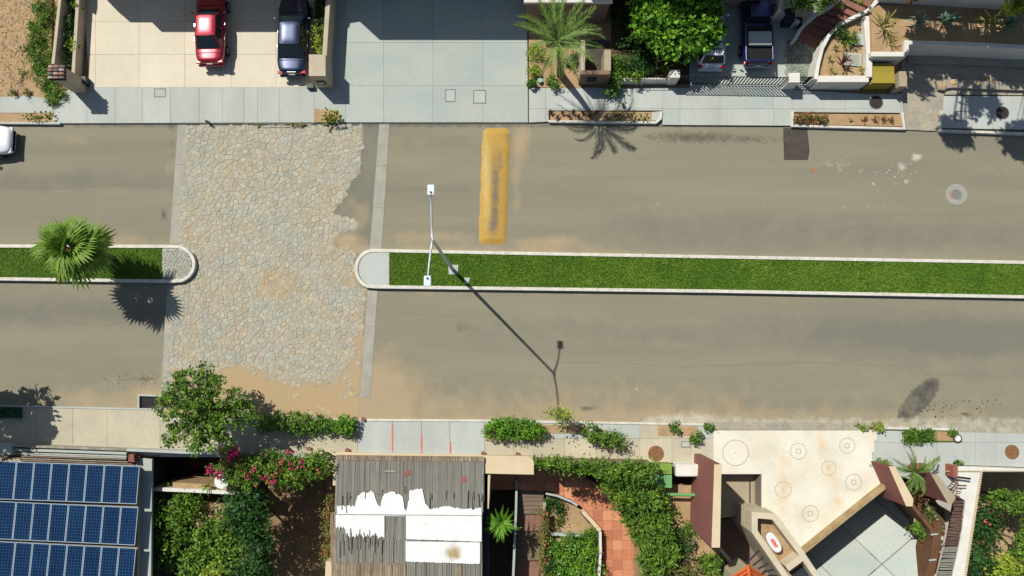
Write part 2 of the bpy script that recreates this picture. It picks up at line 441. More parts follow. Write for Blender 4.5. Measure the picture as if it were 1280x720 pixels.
def panel_mat():
    m = bpy.data.materials.new('solar_glass'); m.use_nodes = True
    n = m.node_tree; N = n.nodes; L = n.links; b = N['Principled BSDF']
    b.inputs['Roughness'].default_value = .3; b.inputs['Specular IOR Level'].default_value = .15
    tc = N.new('ShaderNodeTexCoord'); 
    br = N.new('ShaderNodeTexBrick'); br.offset = 0; br.inputs['Scale'].default_value = 1
    br.inputs['Brick Width'].default_value = .158; br.inputs['Row Height'].default_value = .162
    br.inputs['Mortar Size'].default_value = .010
    br.inputs['Color1'].default_value = C(14, 46, 86, .5); br.inputs['Color2'].default_value = C(18, 54, 96, .5)
    br.inputs['Mortar'].default_value = C(64, 104, 140, .5)
    mp = N.new('ShaderNodeMapping'); mp.inputs['Location'].default_value = (.005, .004, 0)
    L.new(tc.outputs['Object'], mp.inputs[0]); L.new(mp.outputs[0], br.inputs['Vector'])
    t = N.new('ShaderNodeTexNoise'); t.inputs['Scale'].default_value = .7
    g = N.new('ShaderNodeNewGeometry'); L.new(g.outputs['Position'], t.inputs['Vector'])
    hs = N.new('ShaderNodeHueSaturation'); rp = N.new('ShaderNodeMapRange'); rp.inputs[3].default_value = .6; rp.inputs[4].default_value = 1.4
    L.new(t.outputs['Fac'], rp.inputs[0]); L.new(rp.outputs[0], hs.inputs['Value']); L.new(br.outputs['Color'], hs.inputs['Color'])
    L.new(hs.outputs[0], b.inputs['Base Color']); return m
m_panel = panel_mat()
m_alu = mat('aluminium_frame', C(176, 194, 204), rough=.45, metal=.2)
m_reed = mat('weathered_reed', C(136, 133, 124), C(150, 146, 134), scale=3, rough=.95, island=.17, stretch=(1, .3, 1))
m_reedtan = mat('tan_reed', C(168, 150, 124), C(140, 124, 104), scale=3, rough=.95, island=.35)
m_reedbr = mat('brown_reed', C(96, 74, 66), C(120, 96, 82), scale=3, rough=.95, island=.4)
m_membrane = mat('white_membrane', C(248, 250, 246), C(236, 240, 234), scale=1.2, rough=.75, fine=.02, attrs=[('dark', C(176, 158, 112), 2)])
m_wood = mat('brown_timber', C(120, 84, 58), C(98, 68, 48), scale=2, rough=.8, fine=.1, stretch=(6, 1, 1))
m_woodgrey = mat('grey_timber', C(176, 176, 160), C(140, 130, 114), scale=3, rough=.85, fine=.1)
m_olive = mat('olive_paint', C(150, 146, 52), C(172, 146, 56), scale=1.5, rough=.7, fine=.08)
m_greenp = mat('leaf_green_paint', C(134, 166, 66), C(120, 152, 60), scale=2, rough=.6)
m_mint = mat('mint_paint', C(120, 176, 110), C(108, 164, 104), scale=2, rough=.6)
m_plast = mat('white_plastic', C(240, 242, 240), rough=.35)
m_bin = mat('dark_plastic', C(44, 52, 60), rough=.5)
m_bingr = mat('dark_green_plastic', C(34, 72, 58), rough=.5)
m_teal = mat('pale_teal_plastic', C(140, 200, 176), rough=.4)
m_glassd = mat('dark_window_glass', C(34, 44, 50), rough=.08, spec=.6)
m_tyre = mat('tyre_rubber', C(30, 30, 32), rough=.9)
m_alloy = mat('alloy_rim', C(176, 178, 182), rough=.3, metal=.8)
m_ltred = mat('red_lens', C(190, 22, 34), rough=.2)
m_ltclr = mat('clear_lens', C(220, 224, 226), rough=.15)
m_chrome = mat('chrome', C(220, 222, 224), rough=.15, metal=.95)
m_black = mat('black_trim', C(22, 22, 24), rough=.5)

# ------------------------------------------------------------------ ground, road
zs = -4.1
g = M()
ys_ = P2(640, 571, 0)[1]
g.add([(-900, 900, -.04), (900, 900, -.04), (900, ys_, -.04), (-900, ys_, -.04), (900, ys_ - .02, zs), (-900, ys_ - .02, zs), (900, -900, zs), (-900, -900, zs)],
      [(3, 2, 1, 0), (5, 4, 2, 3), (7, 6, 4, 5)])
ground = g.build('ground', m_dirt, None, kind='structure', label='sandy ground that carries the street and steps down to the south yards')

def gauss(X, Y, x, y, sx, sy, a=1.0): return a * np.exp(-((X - x) / sx) ** 2 - ((Y - y) / sy) ** 2)
def sstep(a, b, x): t = np.clip((x - a) / (b - a), 0, 1); return t * t * (3 - 2 * t)
def med_top(X): return np.interp(X, [0, 245, 470, 1280, 1800], [306, 306, 312, 328, 338])
def med_bot(X): return np.interp(X, [0, 245, 470, 1280, 1800], [352, 352, 362, 373, 381])
def sandf(X, Y):
    s = np.zeros_like(X)
    mt = med_top(X)
    s += .8 * np.exp(-np.maximum(mt - Y, 0) / 8) * (Y < mt + 5) * np.clip(1.2 - np.abs(X - 620) / 330, .22, 1)
    s += gauss(X, Y, 652, 175, 12, 28, .95) + gauss(X, Y, 645, 235, 8, 50, .5) + gauss(X, Y, 690, 302, 40, 8, .8)
    s += gauss(X, Y, 540, 296, 60, 8, .6) + gauss(X, Y, 150, 297, 55, 9, .5) + gauss(X, Y, 90, 175, 30, 12, .4)
    s += .62 * sstep(440, 520, Y) * np.interp(X, [0, 200, 470, 800, 1000, 1280], [.35, .5, 1, 1, .55, .4])
    s += gauss(X, Y, 480, 470, 40, 40, .75) + gauss(X, Y, 280, 482, 90, 24, 1.1) + gauss(X, Y, 338, 345, 20, 22, .15) + gauss(X, Y, 300, 505, 140, 16, 1.2)
    s += gauss(X, Y, 420, 345, 30, 14, .7) + gauss(X, Y, 430, 300, 20, 8, .7) + gauss(X, Y, 440, 500, 40, 22, .9) + gauss(X, Y, 240, 295, 22, 18, .6)
    s += gauss(X, Y, 350, 370, 30, 20, .6) + gauss(X, Y, 100, 500, 26, 12, .45) + gauss(X, Y, 60, 500, 14, 10, .3) + gauss(X, Y, 450, 380, 10, 90, .5)
    s += gauss(X, Y, 980, 520, 300, 8, .3) + gauss(X, Y, 1180, 172, 20, 16, .35) + .4 * np.exp(-np.maximum(Y - 366, 0) / 6) * (Y > 360) * (X > 470)
    cob = (X > 205) & (X < 462)
    s += cob * np.clip(.10 + .30 * np.sin(X * .045 + Y * .02 + 1) * np.sin(Y * .055 + X * .013) + .18 * np.sin(X * .13 + 2) * np.sin(Y * .12 + X * .05) + .1 * np.sin(X * .31) * np.sin(Y * .27), 0, 1)
    return np.clip(s, 0, 1)
def greyf(X, Y):
    s = .9 * gauss(X, Y, 0, 360 + 30, 500, 22, 1) * (X < 215)
    s += gauss(X, Y, 60, 228, 260, 16, .8) * (X < 225)
    yc = 410 + (X - 470) * .012
    s += np.exp(-((Y - yc) / 22) ** 2) * .75 * sstep(470, 620, X) * np.interp(X, [480, 900, 1280], [.5, .7, 1.2])
    s += np.exp(-((Y - 285 - (X - 640) * .012) / 26) ** 2) * .65 * sstep(640, 860, X)
    s += gauss(X, Y, 1180, 440, 160, 60, .55) + gauss(X, Y, 560, 180, 60, 14, .5) + gauss(X, Y, 560, 235, 60, 10, .35)
    s += ((X > 418) & (X < 480) & (Y < 310)) * .8
    return np.clip(s, 0, 1)
def darkf(X, Y):
    s = gauss(X, Y, 860, 171, 55, 7, .75) + gauss(X, Y, 940, 174, 50, 5, .5) + gauss(X, Y, 205, 268, 4, 9, .8) + gauss(X, Y, 580, 410, 16, 6, .55)
    s += gauss(X, Y, 735, 511, 12, 3, .9) + gauss(X, Y, 1209, 518, 10, 4, .7) + gauss(X, Y, 180, 474, 20, 4, .6) + gauss(X, Y, 135, 475, 6, 3, .5)
    s += gauss(X, Y, 215, 190, 6, 60, .3) + .5 * (Y < 160) * (Y > 150)
    # long oval wet stain with its own outline
    a = math.radians(-47); dx, dy = X - 1148, Y - 500
    u = dx * math.cos(a) + dy * math.sin(a); v = -dx * math.sin(a) + dy * math.cos(a)
    e = (u / 38) ** 2 + (v / 15) ** 2
    s += .85 * (1 - sstep(.7, 1.1, e)) * (1 - .3 * gauss(X, Y, 1140, 506, 10, 12))
    return np.clip(s, 0, 1)
def palef(X, Y):
    s = gauss(X, Y, 1146, 196, 7, 4, 1) + gauss(X, Y, 1128, 208, 7, 6, .7) + gauss(X, Y, 1132, 228, 4, 3, 1) + gauss(X, Y, 1092, 230, 3, 2, .8) + gauss(X, Y, 1118, 228, 4, 3, .5)
    s += gauss(X, Y, 1050, 205, 50, 14, .28) + gauss(X, Y, 860, 519, 50, 6, .45) + .5 * sstep(517, 526, Y) * (X > 800) + gauss(X, Y, 795, 260, 3, 2, .8) + gauss(X, Y, 822, 255, 3, 2, .7) + gauss(X, Y, 795, 486, 3, 2, .7)
    s += gauss(X, Y, 1040, 259, 200, 2, .25)
    return np.clip(s, 0, 1)
def set_attr(me, name, vals):
    a = me.attributes.new(name, 'FLOAT', 'POINT'); a.data.foreach_set('value', np.asarray(vals, dtype=np.float32).ravel())
ATTR = dict(sand=sandf, grey=greyf, dark=darkf, pale=palef)
def painted(name, x0, x1, y0, y1, step, z, m, names, fn=None, poly=None, parent=None, **kw):
    nx, ny = int((x1 - x0) / step) + 1, int((y1 - y0) / step) + 1
    gx, gy = np.meshgrid(np.linspace(x0, x1, nx), np.linspace(y0, y1, ny))
    u, v = gx - 640, 360 - gy
    dy = v * ct + F * st_; dz = v * st_ - F * ct; t = (z - H) / dz
    wx, wy = u * t, dy * t
    wz = np.full_like(wx, z) if fn is None else fn(gx, gy, z)
    me = bpy.data.meshes.new(name); o = bpy.data.objects.new(name, me); COL.objects.link(o)
    if parent is not None: o.parent = parent
    co = np.stack([wx, wy, wz], -1).reshape(-1, 3)
    if parent is not None: co = co - np.array(ROOT.get(parent.name, (0, 0, 0)))
    i = np.arange(nx * ny).reshape(ny, nx)
    q = np.stack([i[:-1, :-1], i[1:, :-1], i[1:, 1:], i[:-1, 1:]], -1).reshape(-1, 4)
    if poly is not None:
        cx = (gx[:-1, :-1] + step / 2).ravel(); cy = (gy[:-1, :-1] + step / 2).ravel()
        ins = np.zeros(len(cx), bool); n = len(poly)
        for k in range(n):
            (ax, ay), (bx, by) = poly[k - 1], poly[k]
            c = ((ay > cy) != (by > cy)) & (cx < (bx - ax) * (cy - ay) / ((by - ay) or 1e-9) + ax)
            ins ^= c
        q = q[ins]
    me.from_pydata(co.tolist(), [], q.tolist()); me.materials.append(m)
    for a in names: set_attr(me, a, ATTR[a](gx, gy))
    ROOT[o.name] = (0, 0, 0)
    return tag(o, **kw)
road = painted('road', -520, 1800, 150, 542, 4, 0.0, m_road, ('sand', 'grey', 'dark', 'pale'), kind='structure', label='dusty asphalt road either side of the grass median')

# cobbled crossing
EDGE = [(232, 156), (455, 156), (452, 190), (450, 215), (436, 230), (433, 245), (421, 258), (418, 267), (434, 272), (450, 279), (446, 288), (420, 292), (417, 308),
        (443, 312), (443, 360), (458, 362), (452, 430), (448, 500), (446, 523), (206, 523), (206, 470), (212, 355), (243, 345), (246, 330), (243, 315), (224, 306)]
crossing = painted('cobbled_crossing', 200, 460, 154, 526, 3, 0.005, m_cobbase, ('sand', 'dark'), poly=EDGE, kind='structure', label='cobbled crossing of rough stones and drifted sand between the two concrete strips')
def inpoly(x, y, poly):
    r = False
    for k in range(len(poly)):
        (ax, ay), (bx, by) = poly[k - 1], poly[k]
        if (ay > y) != (by > y) and x < (bx - ax) * (y - ay) / (by - ay) + ax: r = not r
    return r
def voronoi(poly, sp, jit=.42, ragged=0):
    """irregular stone outlines in pixel space filling poly"""
    x0 = min(p[0] for p in poly); x1 = max(p[0] for p in poly); y0 = min(p[1] for p in poly); y1 = max(p[1] for p in poly)
    nx, ny = int((x1 - x0) / sp) + 3, int((y1 - y0) / sp) + 3
    pts = {}
    for i in range(nx):
        for j in range(ny):
            pts[i, j] = (x0 + (i - 1 + (j % 2) * .5 + rnd.uniform(-jit, jit)) * sp, y0 + (j - 1 + rnd.uniform(-jit, jit)) * sp)
    out = []
    for (i, j), p in pts.items():
        if not inpoly(p[0], p[1], poly): continue
        c = [(p[0] - sp * 1.3, p[1] - sp * 1.3), (p[0] + sp * 1.3, p[1] - sp * 1.3), (p[0] + sp * 1.3, p[1] + sp * 1.3), (p[0] - sp * 1.3, p[1] + sp * 1.3)]
        for di in (-2, -1, 0, 1, 2):
            for dj in (-2, -1, 0, 1, 2):
                q = pts.get((i + di, j + dj))
                if q is None or q == p or not c: continue
                mx, my = (p[0] + q[0]) / 2, (p[1] + q[1]) / 2; dx, dy = p[0] - q[0], p[1] - q[1]
                o = []
                for k in range(len(c)):
                    a, b = c[k - 1], c[k]
                    sa = (a[0] - mx) * dx + (a[1] - my) * dy; sb = (b[0] - mx) * dx + (b[1] - my) * dy
                    if (sa >= 0) != (sb >= 0):
                        t = sa / (sa - sb); o.append((a[0] + (b[0] - a[0]) * t, a[1] + (b[1] - a[1]) * t))
                    if sb >= 0: o.append(b)
                c = o
        if len(c) > 2: out.append((p, c))
    return out
def stone_geo(g, c, p, z, hgt, gap, top=.72):
    a = [(p[0] + (x - p[0]) * (1 - gap), p[1] + (y - p[1]) * (1 - gap)) for x, y in c]
    n = len(a)
    a = [(x + rnd.uniform(-.35, .35), y + rnd.uniform(-.35, .35)) for x, y in a]
    b = [(p[0] + (x - p[0]) * top * .94, p[1] + (y - p[1]) * top * .94) for x, y in c]
    A = PL(a, z); B = PL(b, z + hgt); tx, ty = rnd.uniform(-.04, .04), rnd.uniform(-.04, .04)
    pw = P2(p[0], p[1], z)
    v = [(x, y, z - .01) for x, y in A] + [(x, y, z + hgt * .6) for x, y in A] + [(x, y, z + hgt + (x - pw[0]) * tx + (y - pw[1]) * ty) for x, y in B]
    f = [(i, (i + 1) % n, n + (i + 1) % n, n + i) for i in range(n)] + [(n + i, n + (i + 1) % n, 2 * n + (i + 1) % n, 2 * n + i) for i in range(n)] + [tuple(range(2 * n, 3 * n))]
    # keep outward normals (pixel space is mirrored)
    if area_signed(A) < 0: f = [q[::-1] for q in f]
    g.add(v, f)
def area_signed(p): return sum(p[i][0] * p[(i + 1) % len(p)][1] - p[(i + 1) % len(p)][0] * p[i][1] for i in range(len(p)))
stones = []
for p, c in voronoi(EDGE, 5.4, jit=.62):
    s = float(sandf(np.array([p[0]]), np.array([p[1]]))[0])
    n_ = math.sin(p[0] * .09) * math.sin(p[1] * .11 + 1) * .2
    if s + n_ + rnd.uniform(-.12, .12) > .86: continue
    ps = [((x - p[0]), (y - p[1])) for x, y in c]
    stones.append((area(c), p, c, s))
stones.sort(key=lambda t: -t[0])
bulk = [M() for _ in m_stone]; bs = [[] for _ in m_stone]
for k, (ar, p, c, s) in enumerate(stones):
    mi = rnd.choice((0, 0, 1, 1, 2)); hh = .016 * (1 - .5 * s) + rnd.uniform(-.006, .008)
    if k < 290:
        g = M(); stone_geo(g, c, p, .006, hh, .09, .8)
        o = g.build('cobblestone', m_stone[mi], crossing)
        set_attr(o.data, 'sand', [s * .7] * len(g.v))
    else:
        n0 = len(bulk[mi].v); stone_geo(bulk[mi], c, p, .006, hh, .09, .8); bs[mi] += [s * .7] * (len(bulk[mi].v) - n0)
for g, ss, mm in zip(bulk, bs, m_stone):
    o = g.build('cobblestones', mm, crossing, kind='stuff'); set_attr(o.data, 'sand', ss)

# hairline cracks in the asphalt
def crack(pts, wd, name='crack'):
    q = []
    for i in range(len(pts) - 1):
        for k in range(6):
            f_ = k / 6; q.append((pts[i][0] * (1 - f_) + pts[i + 1][0] * f_ + rnd.uniform(-1, 1), pts[i][1] * (1 - f_) + pts[i + 1][1] * f_ + rnd.uniform(-1, 1)))
    strip(M(), [P2(x, y, .006) for x, y in q], wd, .001, .006).build(name, m_crk, road)
m_crk = mat('crack_fill', C(130, 125, 108), rough=.95)
for pts in ([(204, 262), (215, 268), (208, 276)], [(0, 232), (70, 236), (160, 230), (212, 234)], [(1020, 320), (1040, 290), (1090, 280)],
            [(480, 238), (540, 236), (600, 240)], [(1240, 200), (1262, 230), (1290, 240)], [(700, 452), (860, 458), (1010, 452), (1200, 460)], [(500, 392), (590, 396), (640, 390)], [(60, 400), (120, 408), (190, 402)], [(1120, 385), (1150, 402), (1230, 398)]):
    crack(pts, .014)
# concrete strips either side of the crossing
def qpatch(name, pl, z0, z1, m, **kw): return patch(pl, z0, z1, m, name, **kw)
def strip_slabs(label, parts):
    root = None
    g = M(); 
    allp = parts
    for q in allp: g.prism(PL(q, .004), -.03, .004)
    root = g.build('concrete_strip', m_joint, None, kind='structure', label=label)
    ROOT[root.name] = tuple(root.location)
    for q in allp:
        for k in range(3):
            a, b = k / 3, (k + 1) / 3
            def L(p, r, t): return (p[0] + (r[0] - p[0]) * t, p[1] + (r[1] - p[1]) * t)
            c = [L(q[0], q[3], a), L(q[1], q[2], a), L(q[1], q[2], b), L(q[0], q[3], b)]
            M().prism(inset(PL(c, .012), .008), -.02, .012 + rnd.uniform(-.001, .002)).build('slab', m_strip, root)
strip_slabs('pale concrete strip across the road at the west edge of the cobbles', [[(222, 156), (235, 156), (225, 305), (212, 305)], [(209, 354), (220, 354), (213, 492), (201, 492)]])
strip_slabs('pale concrete strip across the road at the east edge of the cobbles', [[(474, 155), (487, 155), (477, 312), (462, 312)], [(459, 363), (472, 363), (463, 497), (450, 497)]])

# asphalt patch, speed bump
tarp = M()
tarp.prism(PL([(979, 160), (1009, 160), (1012, 188), (1010, 200), (980, 200)], .005), -.02, .005)
tarp.build('asphalt_patch', m_tar, None, label='dark rectangular asphalt repair patch in the road below the planter kerb', cat='road patch')
def bumpz(X, Y, z):
    u = (X - (620.5 - (Y - 160) * .034)) / 17.5; v = np.clip(1 - np.abs(Y - 232) / 73, 0, 1)
    return z + .09 * np.clip(1 - u ** 2, 0, 1) ** .7 * np.minimum(1, v * 12)
def yel_dark(X, Y): return np.clip(gauss(X, Y, 619, 235, 6, 46, 1.0) + gauss(X, Y, 626, 200, 4, 16, .5) + gauss(X, Y, 618, 275, 5, 14, .6) + gauss(X, Y, 612, 285, 7, 12, .6) + gauss(X, Y, 610, 205, 3, 40, .35), 0, 1)
def yel_sand(X, Y): return np.clip(gauss(X, Y, 608, 225, 6, 70, .8) + gauss(X, Y, 628, 180, 6, 20, .3), 0, 1)
ATTR2 = dict(ATTR)
def bump_mesh():
    nx, ny = 16, 96; v = []; sa = []; da = []
    for j in range(ny + 1):
        y = 160 + 145.5 * j / ny; xc = 620.5 - (y - 160) * .036; hw = 17.3
        e = min(1, (y - 160) / 4 + .45, (305.5 - y) / 7 + .35); ee = max(0, 1 - min(y - 160, 305.5 - y) / 9); hw *= .62 + .38 * math.sqrt(1 - min(1, ee) ** 2); hw += .5 * math.sin(y * .21) + rnd.uniform(-.25, .25)
        for i in range(nx + 1):
            u = -1 + 2 * i / nx; x = xc + u * hw
            z = .004 + .14 * (1 - u * u) ** .7 * min(1, (y - 160) / 7, (305.5 - y) / 7); v.append(P(x, y, z))
            X_, Y_ = np.array([x]), np.array([y]); sa.append(yel_sand(X_, Y_)[0]); da.append(min(1, yel_dark(X_, Y_)[0] + (.25 if abs(u) > .93 else 0)))
    f = [(j * (nx + 1) + i, j * (nx + 1) + i + 1, (j + 1) * (nx + 1) + i + 1, (j + 1) * (nx + 1) + i)[::-1] for j in range(ny) for i in range(nx)]
    o = M().add(v, f).build('speed_bump', m_yellow, None, smooth=True, label='worn yellow speed bump across the north carriageway', cat='speed bump')
    set_attr(o.data, 'sand', sa); set_attr(o.data, 'dark', da)
bump_mesh()
ATTR = ATTR2
# white chips and leaf litter lying on the road
def litter(n, poly, size, m, name, label, z=.006):
    Q = []
    while len(Q) < n:
        x = rnd.uniform(min(p[0] for p in poly), max(p[0] for p in poly)); y = rnd.uniform(min(p[1] for p in poly), max(p[1] for p in poly))
        if not inpoly(x, y, poly): continue
        c = P(x, y, z); s = size * rnd.uniform(.4, 1.4); a = rnd.uniform(0, 3)
        Q.append([(c[0] + s * math.cos(a + t) * rnd.uniform(.6, 1), c[1] + s * math.sin(a + t) * rnd.uniform(.6, 1), z + rnd.uniform(0, .02)) for t in (0, 1.57, 3.14, 4.71)])
    return tag(quads_mesh(name, np.array(Q), m), label, None, kind='stuff')
litter(420, [(800, 168), (850, 163), (940, 168), (1000, 172), (1000, 178), (900, 180), (820, 178)], .03, m_bark, 'leaf_litter', 'brown leaf litter on the road below the kerb')
litter(26, [(1080, 220), (1120, 200), (1150, 190), (1155, 205), (1135, 235), (1100, 238)], .035, m_render, 'white_rubble', 'white plaster crumbs on the road')
litter(240, [(470, 505), (700, 512), (1280, 520), (1280, 400), (480, 400)], .022, m_rock[1], 'gravel', 'small stones scattered on the road')
litter(200, [(470, 160), (1280, 170), (1280, 310), (480, 300)], .022, m_rock[0], 'gravel', 'small stones scattered on the north road')
litter(70, [(130, 465), (200, 468), (200, 482), (130, 480)], .04, m_bark, 'leaf_litter', 'brown leaf litter near the drain grate')
litter(50, [(1150, 500), (1260, 498), (1240, 522), (1160, 522)], .045, m_black, 'dark_crumbs', 'dark crumbs beside the oval stain')

# ------------------------------------------------------------------ median
def arc(cx, cy, rx, ry, a0, a1, n=14): return [(cx + rx * math.cos(R(a0 + (a1 - a0) * k / n)), cy + ry * math.sin(R(a0 + (a1 - a0) * k / n))) for k in range(n + 1)]
def median(label, outer, fill, zt=.27):
    g = strip(M(), [P2(x, y, zt) for x, y in outer], .19, 0, zt)
    kerb = g.build('median_kerb', m_kerb, None, kind='structure', label=label, bevel=.02)
    f = M().prism(PL(fill, .2), 0, .2); f.build('bed', m_lawnsoil, kerb)
    return kerb
oW = [(-520, 307.5), (0, 307.5), (215, 308)] + [(218 + 24 * math.sin(R(t)), 330 - 22 * math.cos(R(t))) for t in range(10, 175, 15)] + [(215, 351.5), (0, 348.5), (-520, 344)]
kW = median('white painted kerb round the western grass median', oW, oW)
oE = [(1800, 337), (1280, 328), (640, 316.5), (470, 313)] + [(466 - 21 * math.sin(R(t)), 336 - 23 * math.cos(R(t))) for t in range(10, 175, 15)] + [(470, 358.5), (900, 364), (1280, 371), (1800, 379)]
kE = median('white painted kerb round the eastern grass median', oE, oE)
endE = [(486.5, 315), (470, 315)] + [(467 - 19 * math.sin(R(t)), 336 - 21 * math.cos(R(t))) for t in range(10, 175, 15)] + [(470, 357), (486.5, 357)]
M().prism(PL(endE, .24), .05, .23).build('end_slab', m_conc, kE)
endW = [(203, 310), (217, 310)] + [(219 + 20 * math.sin(R(t)), 330 - 20 * math.cos(R(t))) for t in range(10, 175, 15)] + [(217, 349), (203, 349)]
M().prism(PL(endW, .21), .05, .208).build('gravel_bed', m_conc, kW)
gst = M()
for p, c in voronoi(endW, 3.6):
    stone_geo(gst, c, p, .206, .03, .15)
gst.build('pebbles', m_stone[0], kW, kind='stuff')
for pl in ([(560, 331), (573, 331), (572, 343), (561, 343)], [(580, 347), (588, 347), (585, 355), (581, 355)]):
    M().prism(PL(pl, .25), .05, .25).build('concrete_pad', m_conc, kE)
def grass(n, polyfn, x0, x1, size, m, label, z=.2, skip=None):
    X = NR.uniform(x0, x1, n); t = NR.rand(n); a, b = polyfn(X); Y = a + (b - a) * t
    if skip is not None: k = ~skip(X, Y); X, Y = X[k], Y[k]
    n = len(X); u, v = X - 640, 360 - Y
    tt = (z - H) / (v * st_ - F * ct); wx, wy = u * tt, (v * ct + F * st_) * tt
    ang = NR.uniform(0, 6.28, n); h = size * NR.uniform(.6, 1.5, n); wd = size * .35
    dx, dy = np.cos(ang), np.sin(ang); lx, ly = NR.normal(size=n) * h * .7, NR.normal(size=n) * h * .7
    A = np.stack([wx - dx * wd / 2, wy - dy * wd / 2, np.full(n, z)], -1); B = np.stack([wx + dx * wd / 2, wy + dy * wd / 2, np.full(n, z)], -1)
    Cc = np.stack([wx + lx + dx * wd * .25, wy + ly + dy * wd * .25, z + h * .8], -1); D = np.stack([wx + lx - dx * wd * .25, wy + ly - dy * wd * .25, z + h * .8], -1)
    return tag(quads_mesh('grass', np.stack([A, B, Cc, D], 1), m), label, None, kind='stuff')
fE = lambda X: (np.interp(X, [487, 640, 1280, 1800], [316, 318.5, 331, 340]), np.interp(X, [487, 900, 1280, 1800], [356, 362, 369, 376]))
padskip = lambda X, Y: ((X > 559) & (X < 574) & (Y > 330) & (Y < 344)) | ((X > 579) & (X < 589) & (Y > 346) & (Y < 356)) | ((X > 527) & (X < 541) & (Y > 343) & (Y < 357) & False)
grass(62000, fE, 487, 1500, .085, m_grass, 'green lawn filling the eastern median', skip=padskip)
grass(9000, fE, 487, 1500, .11, m_grassdry, 'pale dry blades in the eastern median lawn', skip=lambda X, Y: padskip(X, Y) | (np.sin(X * .031) * np.sin(X * .013 + Y * .09) < .1))
grass(20000, lambda X: (np.full_like(X, 310), np.full_like(X, 348.)), -250, 203, .08, m_grass, 'green lawn filling the western median')
# ------------------------------------------------------------------ north pavement and driveways
ZP = .12
def pavement(label, region, xs, ys, mats, z=ZP, base=-.03, name='pavement', gap=.014, sname='paving_slab', tilt=.004):
    W = PL(region, z)
    g = M().prism(PL(region, z - .012), base, z - .012)
    root = g.build(name, m_joint, None, kind='structure', label=label)
    slabs(root, W, gridcells(xs, ys, z), z - .04, z, mats[0], gap=gap, name=sname, tilt=tilt, mats=mats)
    return root
pavement('grey concrete pavement below the cream driveway', [(66, 142), (72, 128), (84, 112), (112, 109), (393, 109), (393, 153), (75, 154), (66, 153)],
         [60, 108, 144, 178, 213, 249, 278, 305, 322, 349, 393], [105, 155], [m_conc])
pavement('cream driveway where the two cars park', [(100, -60), (408, -60), (400, 109), (112, 109)], [100, 119, 174, 231, 289, 345, 408], [-60, -20, 27, 68, 109], [m_cream], name='driveway')
pavement('wide blue grey concrete driveway', [(410, -80), (658, -80), (660, 153), (393, 153), (393, 109), (405, 109)], [393, 432, 479.5, 541, 604, 660], [-80, -20, 53, 107, 153], [m_conc2], name='driveway')
pavement('grey pavement below the palm planter and white wall', [(661, 110), (868, 110), (992, 112), (1090, 118), (1090, 138), (990, 140), (990, 157), (828, 156), (828, 138), (686, 138), (686, 152), (661, 153)],
         [661, 682, 735, 760, 828, 850, 900, 967, 990, 1030, 1057, 1090], [108, 136, 158], [m_conc, m_conc, m_conc2])
pavement('shaded pavement at the east end with two hatches', [(1090, 118), (1127, 117), (1133, 160), (1128, 160), (1128, 141), (990, 140), (990, 137), (1090, 138)], [980, 1090, 1128], [110, 165], [m_conc])
pavement('east pavement stub with dark manhole', [(1180, 120), (1800, 122), (1800, 172), (1177, 160)], [1175, 1215, 1290, 1400, 1800], [112, 175], [m_conc])
# lot kerb and low pieces
lot = patch([(-520, -200), (66, -200), (64, 100), (84, 113), (72, 128), (66, 142), (66, 153), (-520, 153)], -.03, .10, m_dirt, 'vacant_lot', kind='structure', label='sandy vacant lot with weeds at the north west corner')
M().prism(PL([(-520, 121), (14, 121), (30, 119), (62, 124), (70, 132), (66, 141), (40, 141), (-520, 141)], .13), .0, .128).build('concrete_remnant', m_conc, lot)
def kerb(pts, label, wd=.14, z=.17, m=m_kerb):
    return strip(M(), [P2(x, y, z) for x, y in pts], wd, -.02, z).build('kerb', m, None, kind='structure', label=label, bevel=.02)
kerb([(-520, 153), (0, 153.5), (75, 154)], 'pale kerb along the vacant lot', z=.2, m=m_conc)
kerb([(686, 151.5), (820, 153), (826, 148), (827, 139)], 'white painted kerb of the agave planting strip', z=.22)
kerb([(991, 139), (991, 157), (1131, 160.5), (1128, 140)], 'white painted kerb of the brown hedge planting strip', z=.22)
kerb([(1178, 138), (1176, 163), (1280, 167), (1800, 180)], 'white painted kerb at the east end', z=.24)
kerb([(393, 153.6), (660, 153.6)], 'flush concrete kerb below the blue grey driveway', z=.05, m=m_kerbside, wd=.1)
kerb([(75, 154.3), (393, 154)], 'thin kerb below the grey pavement', z=.06, m=m_kerbside, wd=.1)

bedN = patch([(688, 139), (815, 140), (815, 151), (688, 150)], .0, .15, m_dirt, 'planting_bed', kind='structure', label='sandy bed of the agave planting strip')
patch([(815, 140), (826, 139), (825, 150), (815, 151)], .0, .17, m_conc, 'bed_end_slab', bedN)
patch([(993, 142), (1126, 143), (1128, 158), (993, 155)], .0, .15, m_dirt, 'planting_bed', kind='structure', label='sandy bed of the brown hedge planting strip')
palmbed = patch([(661, 40), (727, 45), (727, 110), (661, 109)], -.03, .14, m_dirt, 'planting_bed', kind='structure', label='sandy bed under the feather palm')
patch([(393, 136), (424, 138), (424, 152), (393, 153)], .0, .128, m_dirt, 'planting_bed', kind='structure', label='small sandy weed bed between the driveways')

